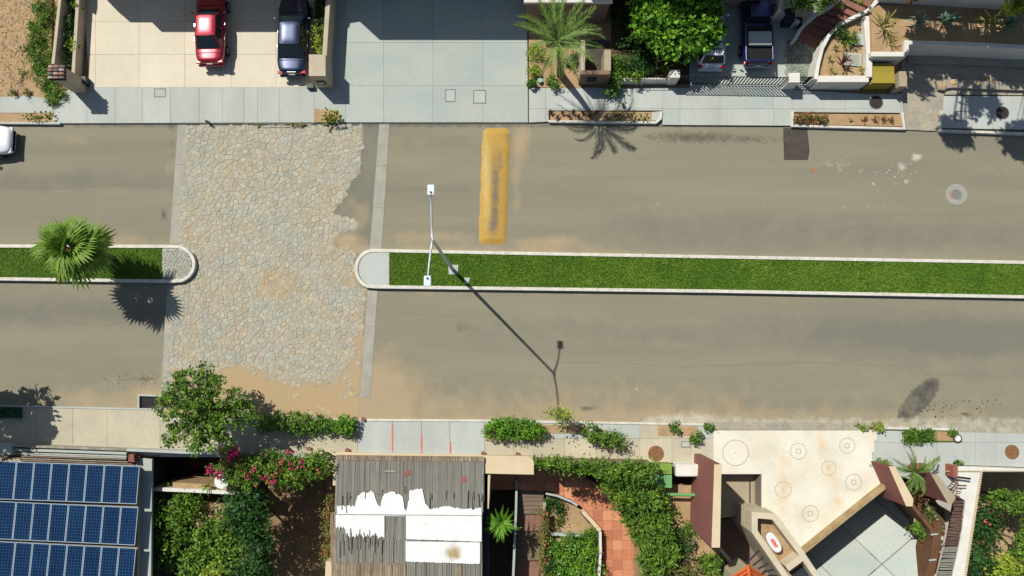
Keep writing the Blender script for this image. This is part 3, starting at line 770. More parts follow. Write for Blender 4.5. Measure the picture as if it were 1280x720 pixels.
# hatches, manholes
def hatch(x0, y0, x1, y1, label, z=ZP + .006, m=m_conc):
    t = thing('access_hatch', label, 'hatch', P((x0 + x1) / 2, (y0 + y1) / 2, z))
    g = strip(M(), PL([(x0, y0), (x1, y0), (x1, y1), (x0, y1)], z), .05, z - .03, z + .006, closed=True); g.build('frame', m_kerbside, t)
    M().prism(inset(PL([(x0, y0), (x1, y0), (x1, y1), (x0, y1)], z), .045), z - .02, z + .003).build('cover', m, t)
hatch(193, 111, 207, 121, 'square concrete hatch in the grey pavement below the cream driveway')
hatch(557, 112, 569, 127, 'narrow faint hatch, left one of two in the blue grey driveway')
hatch(592, 113, 607, 129, 'square hatch, right one of two in the blue grey driveway')
hatch(1194, 139, 1208, 151, 'square hatch in the east pavement beside the dark manhole')
m_collar = mat('manhole_collar', C(172, 172, 160), C(156, 154, 142), scale=4, rough=.9, fine=.1)
def manhole(x, y, r, z, m, label, collar=None, cob=False):
    t = thing('manhole_cover', label, 'manhole cover', P(x, y, z))
    c = P(x, y, z)
    if collar: M().disc((c[0], c[1], z - .02), collar, .025, 28).build('collar', m_collar, t)
    M().ring((c[0], c[1], z - .01), r, r * .9, .022, 28).build('rim', m_mangrey if not cob else m, t)
    g = M().disc((c[0], c[1], z - .02), r * .9, .028, 28)
    g.build('lid', m, t)
    if cob:
        g = M()
        for k in range(60):
            a, rr = rnd.uniform(0, 6.28), r * .85 * math.sqrt(rnd.random())
            g.disc((c[0] + rr * math.cos(a), c[1] + rr * math.sin(a), z), rnd.uniform(.03, .06), .02, 6, .02)
        g.build('pattern', m, t, kind='stuff')
manhole(1195.5, 243, .30, .012, m_mangrey, 'round grey manhole lid in a pale collar in the north road', collar=.62)
manhole(1095, 128, .42, ZP + .004, m_mandark, 'dark round manhole in the pavement beside the olive box')
manhole(1253, 141, .40, ZP + .004, m_mandark, 'dark round manhole in the east pavement by the frame edge')
g = M()
cx, cy, _ = P(1187.5, 243, .02)
for k in range(3):
    g.tube([(cx - .06, cy + .16 - k * .13, .016), (cx + .07, cy + .18 - k * .13, .016)], .018, 5); g.tube([(cx + (-.06 if k % 2 else .07), cy + .16 - k * .13, .016), (cx + (-.05 if k % 2 else .06), cy + .05 - k * .13, .016)], .018, 5)
g.build('painted_mark', m_redpaint, None, label='small red painted mark beside the grey manhole lid', cat='road mark')
c = P(1016, 213, .01)
M().add([(c[0] - .06, c[1] + .14, .008), (c[0] + .05, c[1] + .12, .03), (c[0] + .1, c[1] - .16, .008), (c[0] - .02, c[1] - .1, .02)], [(0, 3, 2, 1)]).build('orange_scrap', m_roofor, None, label='small orange scrap lying on the north road', cat='litter')

# ------------------------------------------------------------------ plant builders
def foliage(name, label, cat, base, blobs, n, size, m, clump=.25, extra=None, stems=3, group=None, barkm=m_bark, stemr=.03, **kw):
    """a shrub or tree: base point, crown blobs in world metres"""
    t = thing(name, label, cat, base, group=group)
    o = quads_mesh('crown' if 'tree' in name else 'foliage', leaf_quads(blobs, n, size, clump=clump, **kw), m, t)
    for (nm, mm, nn, sz, bl) in (extra or []):
        tag(quads_mesh(nm, leaf_quads(bl or blobs, nn, sz, clump=.12, percl=5, shell=1, aspect=.8), mm, t), kind='stuff')
    for k in range(min(stems, len(blobs) * 2)):
        b = blobs[k % len(blobs)]
        e = (b[0] + rnd.uniform(-.4, .4) * b[3], b[1] + rnd.uniform(-.4, .4) * b[4], b[2] + b[5] * .3)
        mid = ((base[0] + e[0]) / 2 + rnd.uniform(-.1, .1), (base[1] + e[1]) / 2 + rnd.uniform(-.1, .1), (base[2] + e[2]) / 2 + .1 * b[5])
        M().tube([base, mid, e], [stemr, stemr * .7, stemr * .3], 6).build('branch' if 'tree' in name else 'stem', barkm, t)
    return t
def blob(px, py, z, r, rz=None, ry=None): c = P(px, py, z); return (c[0], c[1], z, r, ry or r, rz or r * .7)
def shrub(px, py, r, h, label, m=None, n=900, size=.13, name='shrub', cat='shrub', z=ZP, seg=None, **kw):
    """small shrub; the foliage centre shows at pixel px,py"""
    zc = z + h * .55
    bl = [blob(px, py, zc, r, h * .5)] if seg is None else [blob(a, b, zc, rr, h * .5) for a, b, rr in seg]
    c = P(px, py, zc)
    return foliage(name, label, cat, (c[0], c[1], z), bl, n, size, m or m_leafmid, clump=min(.25, r * .4), **kw)
def rosette_leaf(L, W, arch, m, name='leaf'):
    g = M(); n = 5; v = []
    for k in range(n + 1):
        t = k / n; w_ = W * math.sin(math.pi * (.12 + .88 * t) ) * (1 if t < 1 else 0) * .5 + .002
        x = L * t; z = arch * math.sin(t * math.pi * .75) * L
        v += [(x, -w_, z + w_ * .5), (x, 0, z), (x, w_, z + w_ * .5)]
    f = []
    for k in range(n):
        a = k * 3
        f += [(a, a + 3, a + 4, a + 1), (a + 1, a + 4, a + 5, a + 2)]
    me = bpy.data.meshes.new(name); me.from_pydata(v, [], f); me.materials.append(m); me.shade_smooth(); return me
ROS = {}
def rosette(px, py, L, n, m, label, z=ZP, name='agave', cat='agave', W=.07, arch=.5, group=None, dz=0):
    key = (m.name, round(L, 1), W)
    if key not in ROS: ROS[key] = rosette_leaf(L, W, arch, m)
    p = P(px, py, z); t = thing(name, label, cat, p, group=group)
    for k in range(n):
        o = bpy.data.objects.new('leaf', ROS[key]); COL.objects.link(o); o.parent = t
        s = rnd.uniform(.7, 1.1); el = rnd.choice((-.05, .25, .5, .8)) + rnd.uniform(-.1, .1)
        o.rotation_euler = (rnd.uniform(-.2, .2), -el, k * 2.399 + rnd.uniform(-.2, .2)); o.scale = (s, s, s); o.location = (0, 0, dz + .03)
    return t
# fan palm leaf mesh (local, along +x)
def fan_leaf(Rr, seg=18, droop=.5, pet=.7):
    v = []; f = []
    for k in range(seg):
        a = (k - (seg - 1) / 2) / (seg - 1) * 3.7
        l = Rr * (1 - .16 * abs(a) ** 1.2) * rnd.uniform(.85, 1.08); wd = .042
        d = (math.cos(a), math.sin(a)); nrm = (-d[1], d[0]); o = len(v)
        zf = .035 if k % 2 else -.035
        for t in (.03, .35, .65, 1):
            ww = wd * (0.4 + 2.4 * t if t < .7 else .25)
            x = pet + d[0] * l * t; y = d[1] * l * t * .92; z = -droop * l * (t ** 2.4) * .8 + zf * t + (.30 * abs(math.sin(a * .5)) * t * l)
            v += [(x + nrm[0] * ww, y + nrm[1] * ww, z), (x - nrm[0] * ww, y - nrm[1] * ww, z + .015)]
        for q in range(3): f.append((o + 2 * q, o + 2 * q + 1, o + 2 * q + 3, o + 2 * q + 2))
    return v, f
def fan_palm(px, py, zc, Rr, nleaf, label, base=None):
    top = P(px, py, zc)
    t = thing('fan_palm', label, 'palm', (top[0], top[1], .1))
    M().tube([(top[0], top[1], .08), (top[0] + .03, top[1], zc * .5), (top[0], top[1], zc - .1)], [.24, .18, .15], 12).build('trunk', m_bark, t)
    vs = []
    for q in range(4):
        v, f = fan_leaf(Rr, droop=.45 + .3 * q, pet=(.75, .95, .85, .65)[q])
        me = bpy.data.meshes.new('frond'); me.from_pydata(v, [], f); me.materials.append(m_palmfan); vs.append(me)
    pm = M().tube([(0, 0, 0), (.45, 0, .03), (.85, 0, 0)], [.03, .02, .012], 5)
    pme = bpy.data.meshes.new('petiole'); pme.from_pydata(pm.v, [], pm.f); pme.materials.append(m_petiole)
    for k in range(nleaf):
        ring_ = k / nleaf
        el = 1.3 - 1.75 * ring_ + rnd.uniform(-.2, .2)
        o = bpy.data.objects.new('frond', vs[k % 4]); COL.objects.link(o); o.parent = t
        o.location = (0, 0, zc - .1 - .25 * ring_)
        o.rotation_euler = (rnd.uniform(-.7, .7), -el, k * 2.399 + rnd.uniform(-.25, .25)); s = rnd.uniform(.85, 1.08) * (.8 + .2 * min(1, ring_ * 2)); o.scale = (s, s, s)
        pp = bpy.data.objects.new('petiole', pme); COL.objects.link(pp); pp.parent = o
    return t
def feather_leaf(L, leaflets=46, m=None, dens=1.0, arch=.35, wid=.2):
    v = []; f = []
    def mid(t): return (L * t * (1 - .12 * t), 0, L * (arch * math.sin(min(t, 1) * 2.2) * .55 - .42 * t ** 2.6))
    for k in range(12):
        a, b = mid(k / 12), mid((k + 1) / 12); o = len(v); w_ = .028 * (1 - k / 13)
        v += [(a[0], -w_, a[2]), (a[0], w_, a[2]), (b[0], w_ * .9, b[2]), (b[0], -w_ * .9, b[2])]; f.append((o, o + 1, o + 2, o + 3))
    for k in range(leaflets):
        t = .12 + .88 * k / leaflets; c = mid(t); ll = wid * L * math.sin(math.pi * (.15 + .8 * t)) ** .8
        for s in (-1, 1):
            an = R(38 - 18 * t) + rnd.uniform(-.15, .15); l = ll * rnd.uniform(.8, 1.1)
            dx, dy = math.cos(an), math.sin(an) * s; dzz = rnd.uniform(-.28, .06); o = len(v); w_ = .018
            v += [(c[0] - w_, c[1], c[2]), (c[0] + w_, c[1], c[2]), (c[0] + dx * l * .6 + w_, dy * l * .6, c[2] + .06 * l), (c[0] + dx * l * .6 - w_, dy * l * .6, c[2] + .05 * l), (c[0] + dx * l, dy * l, c[2] + dzz * l)]
            f += [(o, o + 1, o + 2, o + 3), (o + 3, o + 2, o + 4)]
    me = bpy.data.meshes.new('frond'); me.from_pydata(v, [], f); me.materials.append(m or m_palmdate); return me
def feather_palm(px, py, zc, L, specs, label, base, m=None, zb=.12, tr=.17, name='feather_palm'):
    """specs: list of (angle in degrees seen from above, length factor, elevation)"""
    top = P(px, py, zc); b = base or (top[0], top[1])
    t = thing(name, label, 'palm', (b[0], b[1], zb))
    M().tube([(b[0], b[1], zb - .05), ((b[0] * .6 + top[0] * .4), (b[1] * .6 + top[1] * .4), zb + (zc - zb) * .5), (top[0], top[1], zc)], [tr * 1.5, tr, tr * .85], 12).build('trunk', m_bark, t)
    vs = [feather_leaf(L, m=m, arch=a) for a in (.2, .35, .5)]
    for k, (a, s, el) in enumerate(specs):
        o = bpy.data.objects.new('frond', vs[k % 3]); COL.objects.link(o); o.parent = t
        o.location = (top[0] - b[0], top[1] - b[1], zc - zb + .02 * (k % 5)); o.rotation_euler = (rnd.uniform(-.25, .25), -el, R(a)); o.scale = (s, s, s)
    return t

# ------------------------------------------------------------------ street lamp
bx, by = P2(566, 337, .15); hp = 11.0
t = thing('street_lamp', 'tall grey double arm street lamp on a concrete pad in the median lawn', 'street lamp', (bx, by, .14))
M().box((bx, by, .16), (.42, .42, .03)).build('base_plate', m_steel, t)
M().tube([(bx, by, .15), (bx, by, 4), (bx, by, hp)], [.11, .09, .06], 12).build('pole', m_steel, t, smooth=True)
for hx, hy in ((538.8, 240), (534.5, 349)):
    zt = hp + .55; e = P(hx, hy, zt)
    M().tube([(bx, by, hp - .15), ((bx * 2 + e[0]) / 3, (by * 2 + e[1]) / 3, hp + .2), ((bx + 2 * e[0]) / 3, (by + 2 * e[1]) / 3, hp + .42), (e[0], e[1], zt)], [.05, .045, .04, .035], 8).build('arm', m_steel, t, smooth=True)
    s = 1 if e[1] > by else -1
    hd = M().box((e[0], e[1] + s * .08, zt + .03), (.30, .44, .11)).build('lamp_head', m_lampw, t, bevel=.03)
    g = M().box((e[0], e[1] + s * .08, zt - .035), (.22, .32, .02)); g.build('lens', m_ltclr, hd)
    M().disc((e[0], e[1] - s * .03, zt + .085), .04, .06, 10).build('photocell', m_bin, hd)

# ------------------------------------------------------------------ cars
def loft(secs, cap=True):
    n = len(secs[0]); v = [p for s in secs for p in s]; f = []
    for i in range(len(secs) - 1):
        for k in range(n - 1): f.append((i * n + k, i * n + k + 1, (i + 1) * n + k + 1, (i + 1) * n + k))
    if cap: f.append(tuple(range(n))[::-1]); f.append(tuple(range((len(secs) - 1) * n, len(secs) * n)))
    return v, f
def car(name, label, cat, loc, rotz, m, L=4.5, W=1.74, kind='sedan', Hh=1.42):
    """local frame: +y is the front"""
    t = thing(name, label, cat, loc, rotz)
    h2, w2 = L / 2, W / 2
    def hull(n=34):
        secs = []
        for i in range(n + 1):
            s = -1 + 2 * i / n; s = math.copysign(abs(s) ** .75, s); y = s * h2
            wf = (1 - .30 * abs(s) ** 9) * (1 - .05 * abs(s) ** 3); wv = w2 * wf
            if kind == 'sedan': top = .90 + (-.02 if s < 0 else -.16 * max(0, s) ** 2)
            elif kind == 'wagon': top = .92 - (.14 * max(0, s) ** 2)
            else: top = .98 - .1 * max(0, s) ** 2
            edge = max(0, abs(s) - .93) / .07; top -= .2 * edge ** 2; low = .22 + .12 * edge
            secs.append([(-wv * .90, y, low), (-wv * .98, y, .42), (-wv, y, .58), (-wv * .99, y, top - .16), (-wv * .93, y, top - .05), (-wv * .80, y, top), (-wv * .4, y, top + .02), (0, y, top + .028),
                         (wv * .4, y, top + .02), (wv * .80, y, top), (wv * .93, y, top - .05), (wv * .99, y, top - .16), (wv, y, .58), (wv * .98, y, .42), (wv * .90, y, low)])
        return loft(secs)
    v, f = hull(); g = M(); g.add(v, [q[::-1] for q in f]); body = g.build('body', m, t, smooth=True, local=True)
    # glasshouse stations: y, half width at belt, roof height fraction
    if kind == 'sedan': yb0, yr0, yr1, yb1 = -h2 * .66, -h2 * .36, h2 * .16, h2 * .46
    elif kind == 'wagon': yb0, yr0, yr1, yb1 = -h2 * .93, -h2 * .80, h2 * .18, h2 * .44
    else: yb0, yr0, yr1, yb1 = -h2 * .06, h2 * .02, h2 * .30, h2 * .52
    wb, wr, zb, zr = w2 * .88, w2 * .68, .86, Hh
    def gh(d=0, x=1.0):
        secs = []
        N_ = 12
        for i in range(N_ + 1):
            u = i / N_; xr = -wr + 2 * wr * u
            secs.append(xr)
        return secs
    def surf(c0, c1, c2, c3, nu, nv, bul, nrm, off):
        """bulged quad patch"""
        vv = []; ff = []
        for i in range(nu + 1):
            for j in range(nv + 1):
                a, b = i / nu, j / nv
                p = [(c0[k] * (1 - a) + c1[k] * a) * (1 - b) + (c3[k] * (1 - a) + c2[k] * a) * b for k in range(3)]
                q = bul * (1 - (2 * a - 1) ** 2) + off
                vv.append(tuple(p[k] + nrm[k] * q for k in range(3)))
        for i in range(nu):
            for j in range(nv):
                o = i * (nv + 1) + j; ff.append((o, o + nv + 1, o + nv + 2, o + 1))
        return vv, ff
    # cabin: roof plus pillars
    g = M()
    B = [(-wb, yb0, zb), (wb, yb0, zb), (wb, yb1, zb), (-wb, yb1, zb)]; T = [(-wr, yr0, zr - .03), (wr, yr0, zr - .03), (wr, yr1, zr - .03), (-wr, yr1, zr - .03)]
    g.add(B + T, [(0, 1, 5, 4), (1, 2, 6, 5), (2, 3, 7, 6), (3, 0, 4, 7)])
    nu, nv = 10, 10; vv = []; ff = []
    for i in range(nu + 1):
        for j in range(nv + 1):
            a, b = -1 + 2 * i / nu, -1 + 2 * j / nv
            x = wr * a * (1 - .06 * b * b); y = (yr0 + yr1) / 2 + (yr1 - yr0) / 2 * b + (.05 * (1 - a * a)) * (1 if b > 0 else -1) * abs(b)
            vv.append((x, y, zr - .03 + .06 * (1 - a ** 4) * (1 - .6 * b ** 4)))
    for i in range(nu):
        for j in range(nv):
            o = i * (nv + 1) + j; ff.append((o, o + nv + 1, o + nv + 2, o + 1))
    g.build('cabin', m, t, local=True, bevel=.04)
    M().add(vv, ff).build('roof', m, t, smooth=True, local=True)
    def lerp(a, b, q): return tuple(a[k] + (b[k] - a[k]) * q for k in range(3))
    def win(nm, c0, c1, c2, c3, nrm, bul=.03):
        d0 = lerp(lerp(c0, c1, .07), lerp(c3, c2, .07), .10); d1 = lerp(lerp(c0, c1, .93), lerp(c3, c2, .93), .10)
        d2 = lerp(lerp(c0, c1, .93), lerp(c3, c2, .93), .95); d3 = lerp(lerp(c0, c1, .07), lerp(c3, c2, .07), .95)
        vv, ff = surf(d0, d1, d2, d3, 8, 4, bul, nrm, .012); M().add(vv, ff).build(nm, m_glassd, t, smooth=True, local=True)
    win('windscreen', B[3], B[2], T[2], T[3], (0, .6, .8)); win('rear_window', B[0], B[1], T[1], T[0], (0, -.6, .8))
    for s, (a, b, c, d) in ((-1, (B[0], B[3], T[3], T[0])), (1, (B[1], B[2], T[2], T[1]))):
        for q0, q1 in (((.0, .5), (.5, 1.0)) if kind != 'truck' else ((0, 1),)):
            win('side_window', lerp(a, b, q0), lerp(a, b, q1), lerp(d, c, q1), lerp(d, c, q0), (s * .9, 0, .3), 0)
    # lights, bumper, plate, mirrors, wheels
    for s in (-1, 1):
        M().box((s * w2 * .74, -h2 * .965, .74), (w2 * .34, .16, .15)).build('tail_light', m_ltred, t, bevel=.02, local=True)
        M().box((s * w2 * .72, h2 * .95, .60), (w2 * .34, .2, .13)).build('headlight', m_ltclr, t, bevel=.03, local=True)
        M().box((s * (w2 + .10), yb1 - .28, .98), (.2, .12, .13)).build('wing_mirror', m, t, bevel=.04, local=True)
    M().box((0, -h2 - .03, .48), (W * .84, .14, .2)).build('rear_bumper', m if kind != 'truck' else m_chrome, t, bevel=.05, local=True)
    M().box((0, -h2 - .035, .70), (.36, .03, .14)).build('number_plate', m_render, t, bevel=.005, local=True)
    tg = []
    for s in (-1, 1):
        for yy in (-h2 * .60, h2 * .62):
            w_ = M().tube([(s * (w2 - .20), yy, .31), (s * (w2 + .015), yy, .31)], .31, 20).build('wheel', m_tyre, t, local=True, bevel=.02)
            M().tube([(s * (w2 - .05), yy, .31), (s * (w2 + .03), yy, .31)], .19, 14).build('rim', m_alloy, w_, local=True)
    return t
def paint(name, c, met=.35): return mat(name, C(*c), rough=.32, metal=met, coat=1.0, spec=.5)
m_red = paint('red_car_paint', (164, 4, 38)); m_blue = paint('dark_blue_car_paint', (20, 36, 70), .5)
m_wcar = paint('white_car_paint', (236, 240, 244), 0); m_indigo = paint('indigo_truck_paint', (34, 32, 96), .2)
def place_car(px, py, zref=0.7): return P(px, py, zref)
# red sedan: rear bumper near y=82; body centre column x=259
c = P(260, 32, .9)
red_car = car('parked_car', 'red saloon car parked on the cream driveway', 'car', (c[0] + .1, c[1] - .05, ZP), R(1.5), m_red, L=4.35, W=1.7)
c = P(366, 42, .9)
blue_car = car('parked_car', 'dark blue saloon car parked beside the planter on the cream driveway', 'car', (c[0], c[1], ZP), R(0), m_blue, L=4.75, W=1.78)
def extra_sedan(t, chrome):
    M().box((0, -2.30, .84), (.5, .05, .03)).build('trunk_trim', m_chrome, t, local=True, bevel=.005)
extra_sedan(blue_car, True)
c = P(12, 174, .8)
for cc_ in (red_car, blue_car):
    for y_, w_ in ((-1.62, 1.36), (1.22, 1.3)): M().box((0, y_, .925 if y_ < 0 else .90), (w_, .022, .02)).build('panel_gap', m_black, cc_, local=True)
    for s in (-1, 1):
        M().box((s * .35, .95, .965), (.62, .03, .02), s * .12).build('wiper', m_black, cc_, local=True)
        for y_ in (.1, -.75): M().box((s * .865, y_, .80), (.03, .16, .03)).build('door_handle', m_chrome, cc_, local=True)
white_car = car('parked_car', 'white car at the left frame edge on the north carriageway', 'car', (c[0] - 2.2, c[1], 0), R(-90), m_wcar, L=4.5, W=1.72)
c = P(889, 35, 1.0)
wagon = car('parked_car', 'white estate car with roof bars in the shade beside the big tree', 'car', (c[0], c[1], ZP), R(0), m_wcar, L=4.6, W=1.72, kind='wagon', Hh=1.5)
for k in range(4): M().box((0, -1.55 + k * .42, 1.57), (1.05, .05, .04)).build('roof_bar', m_bin, wagon, local=True, bevel=.01)
for s in (-1, 1): M().box((s * .52, -.9, 1.56), (.04, 1.9, .05)).build('roof_rail', m_bin, wagon, local=True, bevel=.01)
c = P(947, 28, 1.0)
truck = car('pickup_truck', 'indigo pickup truck parked in deep shade left of the curved stairs', 'pickup truck', (c[0], c[1], ZP), R(0), m_indigo, L=4.9, W=1.78, kind='truck', Hh=1.62)
M().box((0, -1.28, 1.0), (1.36, 1.95, .05)).build('bed_liner', m_black, truck, local=True)
for s in (-1, 1): M().box((s * .76, -1.28, 1.06), (.1, 2.05, .14)).build('bed_side', m_indigo, truck, local=True, bevel=.02)
M().box((0, -2.33, 1.05), (1.6, .09, .16)).build('tailgate', m_indigo, truck, local=True, bevel=.02)
M().box((0, -1.1, 1.16), (1.3, .8, .22)).build('cargo_box', m_conc2, truck, local=True, bevel=.03)
# ------------------------------------------------------------------ north: walls left of the cream driveway
wall([(76, -60), (74.5, 0), (66, 80)], .18, .0, 1.3, m_beigew, label='beige garden wall running up from the tiled gate pillar', name='garden_wall')
wall([(98, -60), (97, 0), (91, 96)], .2, .0, .85, m_beigew, label='low beige planter wall along the west side of the cream driveway', name='planter_wall')
patch([(78, -60), (99, -60), (94, 98), (80, 98)], .0, .25, m_dirtb, 'planter_soil', kind='structure', label='dark soil between the two beige walls')
def gate_pillar():
    b0, b1 = PL([(62, 82), (82, 82), (82, 100), (62, 100)], 2.3), None
    c = (sum(p[0] for p in b0) / 4, sum(p[1] for p in b0) / 4)
    t = thing('gate_pillar', 'beige gate pillar with a small clay tiled cap at the vacant lot', 'pillar', (c[0], c[1], .05))
    M().prism(inset(b0, .06), 0, 2.25).build('post', m_beigew, t, bevel=.02)
    x0 = min(p[0] for p in b0); x1 = max(p[0] for p in b0); y0 = min(p[1] for p in b0); y1 = max(p[1] for p in b0)
    for r_ in range(4):
        y = y1 - (r_ + .5) * (y1 - y0) / 4; zz = 2.46 - abs(r_ - 1.5) * .045
        for q in range(3):
            xx = x0 + (q + .5) * (x1 - x0) / 3; g = M(); wd = (x1 - x0) / 6 * 1.04; ln = (y1 - y0) / 8 * .62
            v = []; f = []
            for i in range(7):
                a = math.pi * i / 6
                v += [(xx + wd * math.cos(a), y - ln, zz + .07 * math.sin(a)), (xx + wd * math.cos(a) * .9, y + ln, zz + .03 + .06 * math.sin(a))]
            for i in range(6): f.append((2 * i, 2 * i + 1, 2 * i + 3, 2 * i + 2))
            v += [(x, yy, z - .02) for x, yy, z in v]; f += [tuple(reversed([k + 14 for k in ff])) for ff in f[:6]]
            g.add(v, f); g.build('roof_tile', m_rooftl[(1, 2, 3)[(r_ + q) % 3]], t)
    M().prism(b0, 2.22, 2.34).build('cap_slab', m_rooftl[0], t)
    return t
gate_pillar()
def smallbox(name, label, cat, x0, y0, x1, y1, zb, zt, m, bev=.03, lid=None):
    t = thing(name, label, cat, P((x0 + x1) / 2, (y0 + y1) / 2, zb))
    pl = PL([(x0, y0), (x1, y0), (x1, y1), (x0, y1)], zt)
    M().prism(pl, zb, zt - .05).build('body', m, t, bevel=bev)
    M().prism(inset(pl, -.025) or pl, zt - .05, zt).build('lid', lid or m, t, bevel=.015)
    return t
smallbox('waste_bin', 'small dark blue bin beside the tiled gate pillar', 'bin', 101, 95, 107, 104, ZP, .6, m_bin)
smallbox('waste_bin', 'small dark green bin at the foot of the square white topped pillar', 'bin', 383, 104, 392, 110, ZP, .4, m_bingr)
# planter between the driveways
wall([(410.5, -60), (410, 0), (405.5, 70)], .26, .0, 1.5, m_beigew, label='beige planter wall between the cream and blue grey driveways', name='planter_wall')
patch([(394, -60), (409, -60), (409, 72), (394, 72)], .0, .3, m_dirtb, 'planter_soil', kind='structure', label='planting strip soil right of the dark blue car')
def pillar(label, x0, y0, x1, y1, z, m, zb=.0, meter=None, cat='pillar', name='gate_pillar', cap=.0, face=None, top=None):
    pl = PL([(x0, y0), (x1, y0), (x1, y1), (x0, y1)], z); cx = sum(p[0] for p in pl) / 4; cy = sum(p[1] for p in pl) / 4
    t = thing(name, label, cat, (cx, cy, max(zb, 0)))
    M().prism(pl, zb, z - .06).build('post', face or m, t, bevel=.015)
    M().prism(inset(pl, -cap) if cap else inset(pl, -.004), z - .06, z).build('cap', top or m, t, bevel=.01)
    if meter:
        sy = min(p[1] for p in pl); w_ = meter
        fr = M().box((cx, sy - .02, z * .52), (w_, .06, .5)).build('meter_box', m_bin, t, bevel=.01)
        M().box((cx, sy - .055, z * .52), (w_ * .7, .02, .34)).build('meter_window', m_glassd, fr)
    return t, pl
tp, pl = pillar('beige square pillar with meter box and house number between the driveways', 386, 68, 407, 95, 1.95, m_beigew, meter=.5)
# house number in pale metal on the east face
xE = max(p[0] for p in pl); yc = (pl[0][1] + pl[2][1]) / 2 - .25
def glyph(g, strokes, ox, oy, oz, s, ax):
    for st in strokes:
        g.tube([(ox + .02, oy + a * s * .6, oz + b * s) for a, b in st], .028, 6)
D1 = [[(.5, 0), (.5, 1)], [(.2, .8), (.5, 1)]]; D2 = [[(0, .8), (.3, 1), (.6, .85), (.55, .6), (0, 0), (.65, 0)]]; D3 = [[(0, .9), (.5, 1), (.6, .75), (.2, .55), (.6, .35), (.5, 0), (0, .1)]]
g = M()
for k, d in enumerate((D1, D2, D3)): glyph(g, d, xE, yc + .36 - k * .30 + .0, 1.05, .42, 0)
g.build('house_number', m_plast, tp)
patch([(657, -80), (764, -80), (764, 3), (657, 3)], -.0, 2.75, m_brownr, 'house_wing', None) if False else None
# house wing above the feather palm
t = thing('house', 'brown walled house wing with a white parapet at the top edge behind the feather palm', 'house', P(710, -40, 0))
W_ = PL([(657.5, -150), (763, -150), (763, 2), (657.5, 2)], 2.7)
M().prism(W_, -.03, 2.62).build('wall', m_brownr, t)
strip(M(), W_, .22, 2.62, 2.82, closed=True).build('parapet', m_render, t, bevel=.02)
M().prism(inset(W_, .12), 2.55, 2.66).build('roof', m_taupe, t)
sY = min(p[1] for p in W_); x0 = min(p[0] for p in W_)
M().box((x0 - .06, sY + .5, 1.7), (.12, .16, .3)).build('wall_lamp', m_plast, t)
M().box((x0 - .06, sY + .9, 1.8), (.12, .12, .12)).build('camera_housing', m_bin, t)
wn = M().box((x0 + 1.6, sY - .02, 1.35), (1.3, .05, 1.1)).build('window', m_bin, t); M().box((x0 + 1.6, sY - .05, 1.35), (1.15, .02, .95)).build('pane', m_glassd, wn)
# entry alcove
t = thing('entry_porch', 'small beige entry porch with a meter box, right of the feather palm', 'porch', P(745, 100, 0))
def pwall(pts, wd, z, nm='wall', mm=m_beigew): strip(M(), [P2(x, y, z) for x, y in pts], wd, 0, z).build(nm, mm, t, bevel=.01)
pwall([(729, 50), (729, 88)], .22, 1.7); pwall([(759.5, 62), (759.5, 88)], .38, 1.55, mm=m_taupe); 
M().prism(PL([(726, 88), (764, 88), (764, 93), (726, 93)], 1.72), 0, 1.72).build('front_wall', m_brownr, t, bevel=.01)
c = P(741, 93, 1.72)
fr = M().box((c[0], c[1] - .02, 1.0), (.55, .06, .6)).build('meter_box', m_bin, t); M().box((c[0], c[1] - .055, 1.0), (.4, .02, .44)).build('meter_window', m_glassd, fr)
patch([(728, 50), (762, 50), (762, 92), (728, 92)], 0, .1, m_tar, 'porch_floor', t)
# garden behind the white wall
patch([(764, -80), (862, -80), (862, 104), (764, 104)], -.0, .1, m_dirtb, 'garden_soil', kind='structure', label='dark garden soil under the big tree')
pav_ = patch([(862, -80), (1036, -80), (1036, 112), (862, 110)], -.0, ZP - .02, m_conc2, 'carport_floor', kind='structure', label='shaded grey forecourt where the estate car and pickup stand')
gv = M()
for p, c in voronoi([(983, 48), (1026, 52), (1020, 100), (981, 100)], 4.2): stone_geo(gv, c, p, ZP - .01, .03, .12)
gv.build('pebble_paving', m_gravel, pav_, kind='stuff')
def white_wall(pts, wd, zt, label, zb=0.0, m=m_render, name='garden_wall', **kw): return wall(pts, wd, zb, zt, m, label=label, name=name, **kw)
ww = white_wall([(771, 99.5), (842, 98.5)], .2, .62, 'low white garden wall with a small railing left of the white gate pillar')
c0, c1 = P(791, 97, .9), P(839, 97, .9)
t = thing('railing', 'short black railing standing on the low white garden wall', 'railing', (c0[0], c0[1], .62))
for z in (.68, .95): M().tube([(c0[0], c0[1] - .02, z), (c1[0], c1[1] - .02, z)], .018, 6).build('rail', m_iron, t)
for k in range(12): 
    x = c0[0] + (c1[0] - c0[0]) * k / 11; M().tube([(x, c0[1] - .02, .6), (x, c0[1] - .02, .95)], .011, 5).build('bar', m_iron, t)
pillar('thick white gate pillar at the left end of the long black sliding gate', 838, 87, 850, 97, 1.25, m_render, cap=.01)
pillar('white gate pillar between the sliding gate and the small garden gate', 986, 91, 1000, 103, 1.25, m_render, cap=.01)
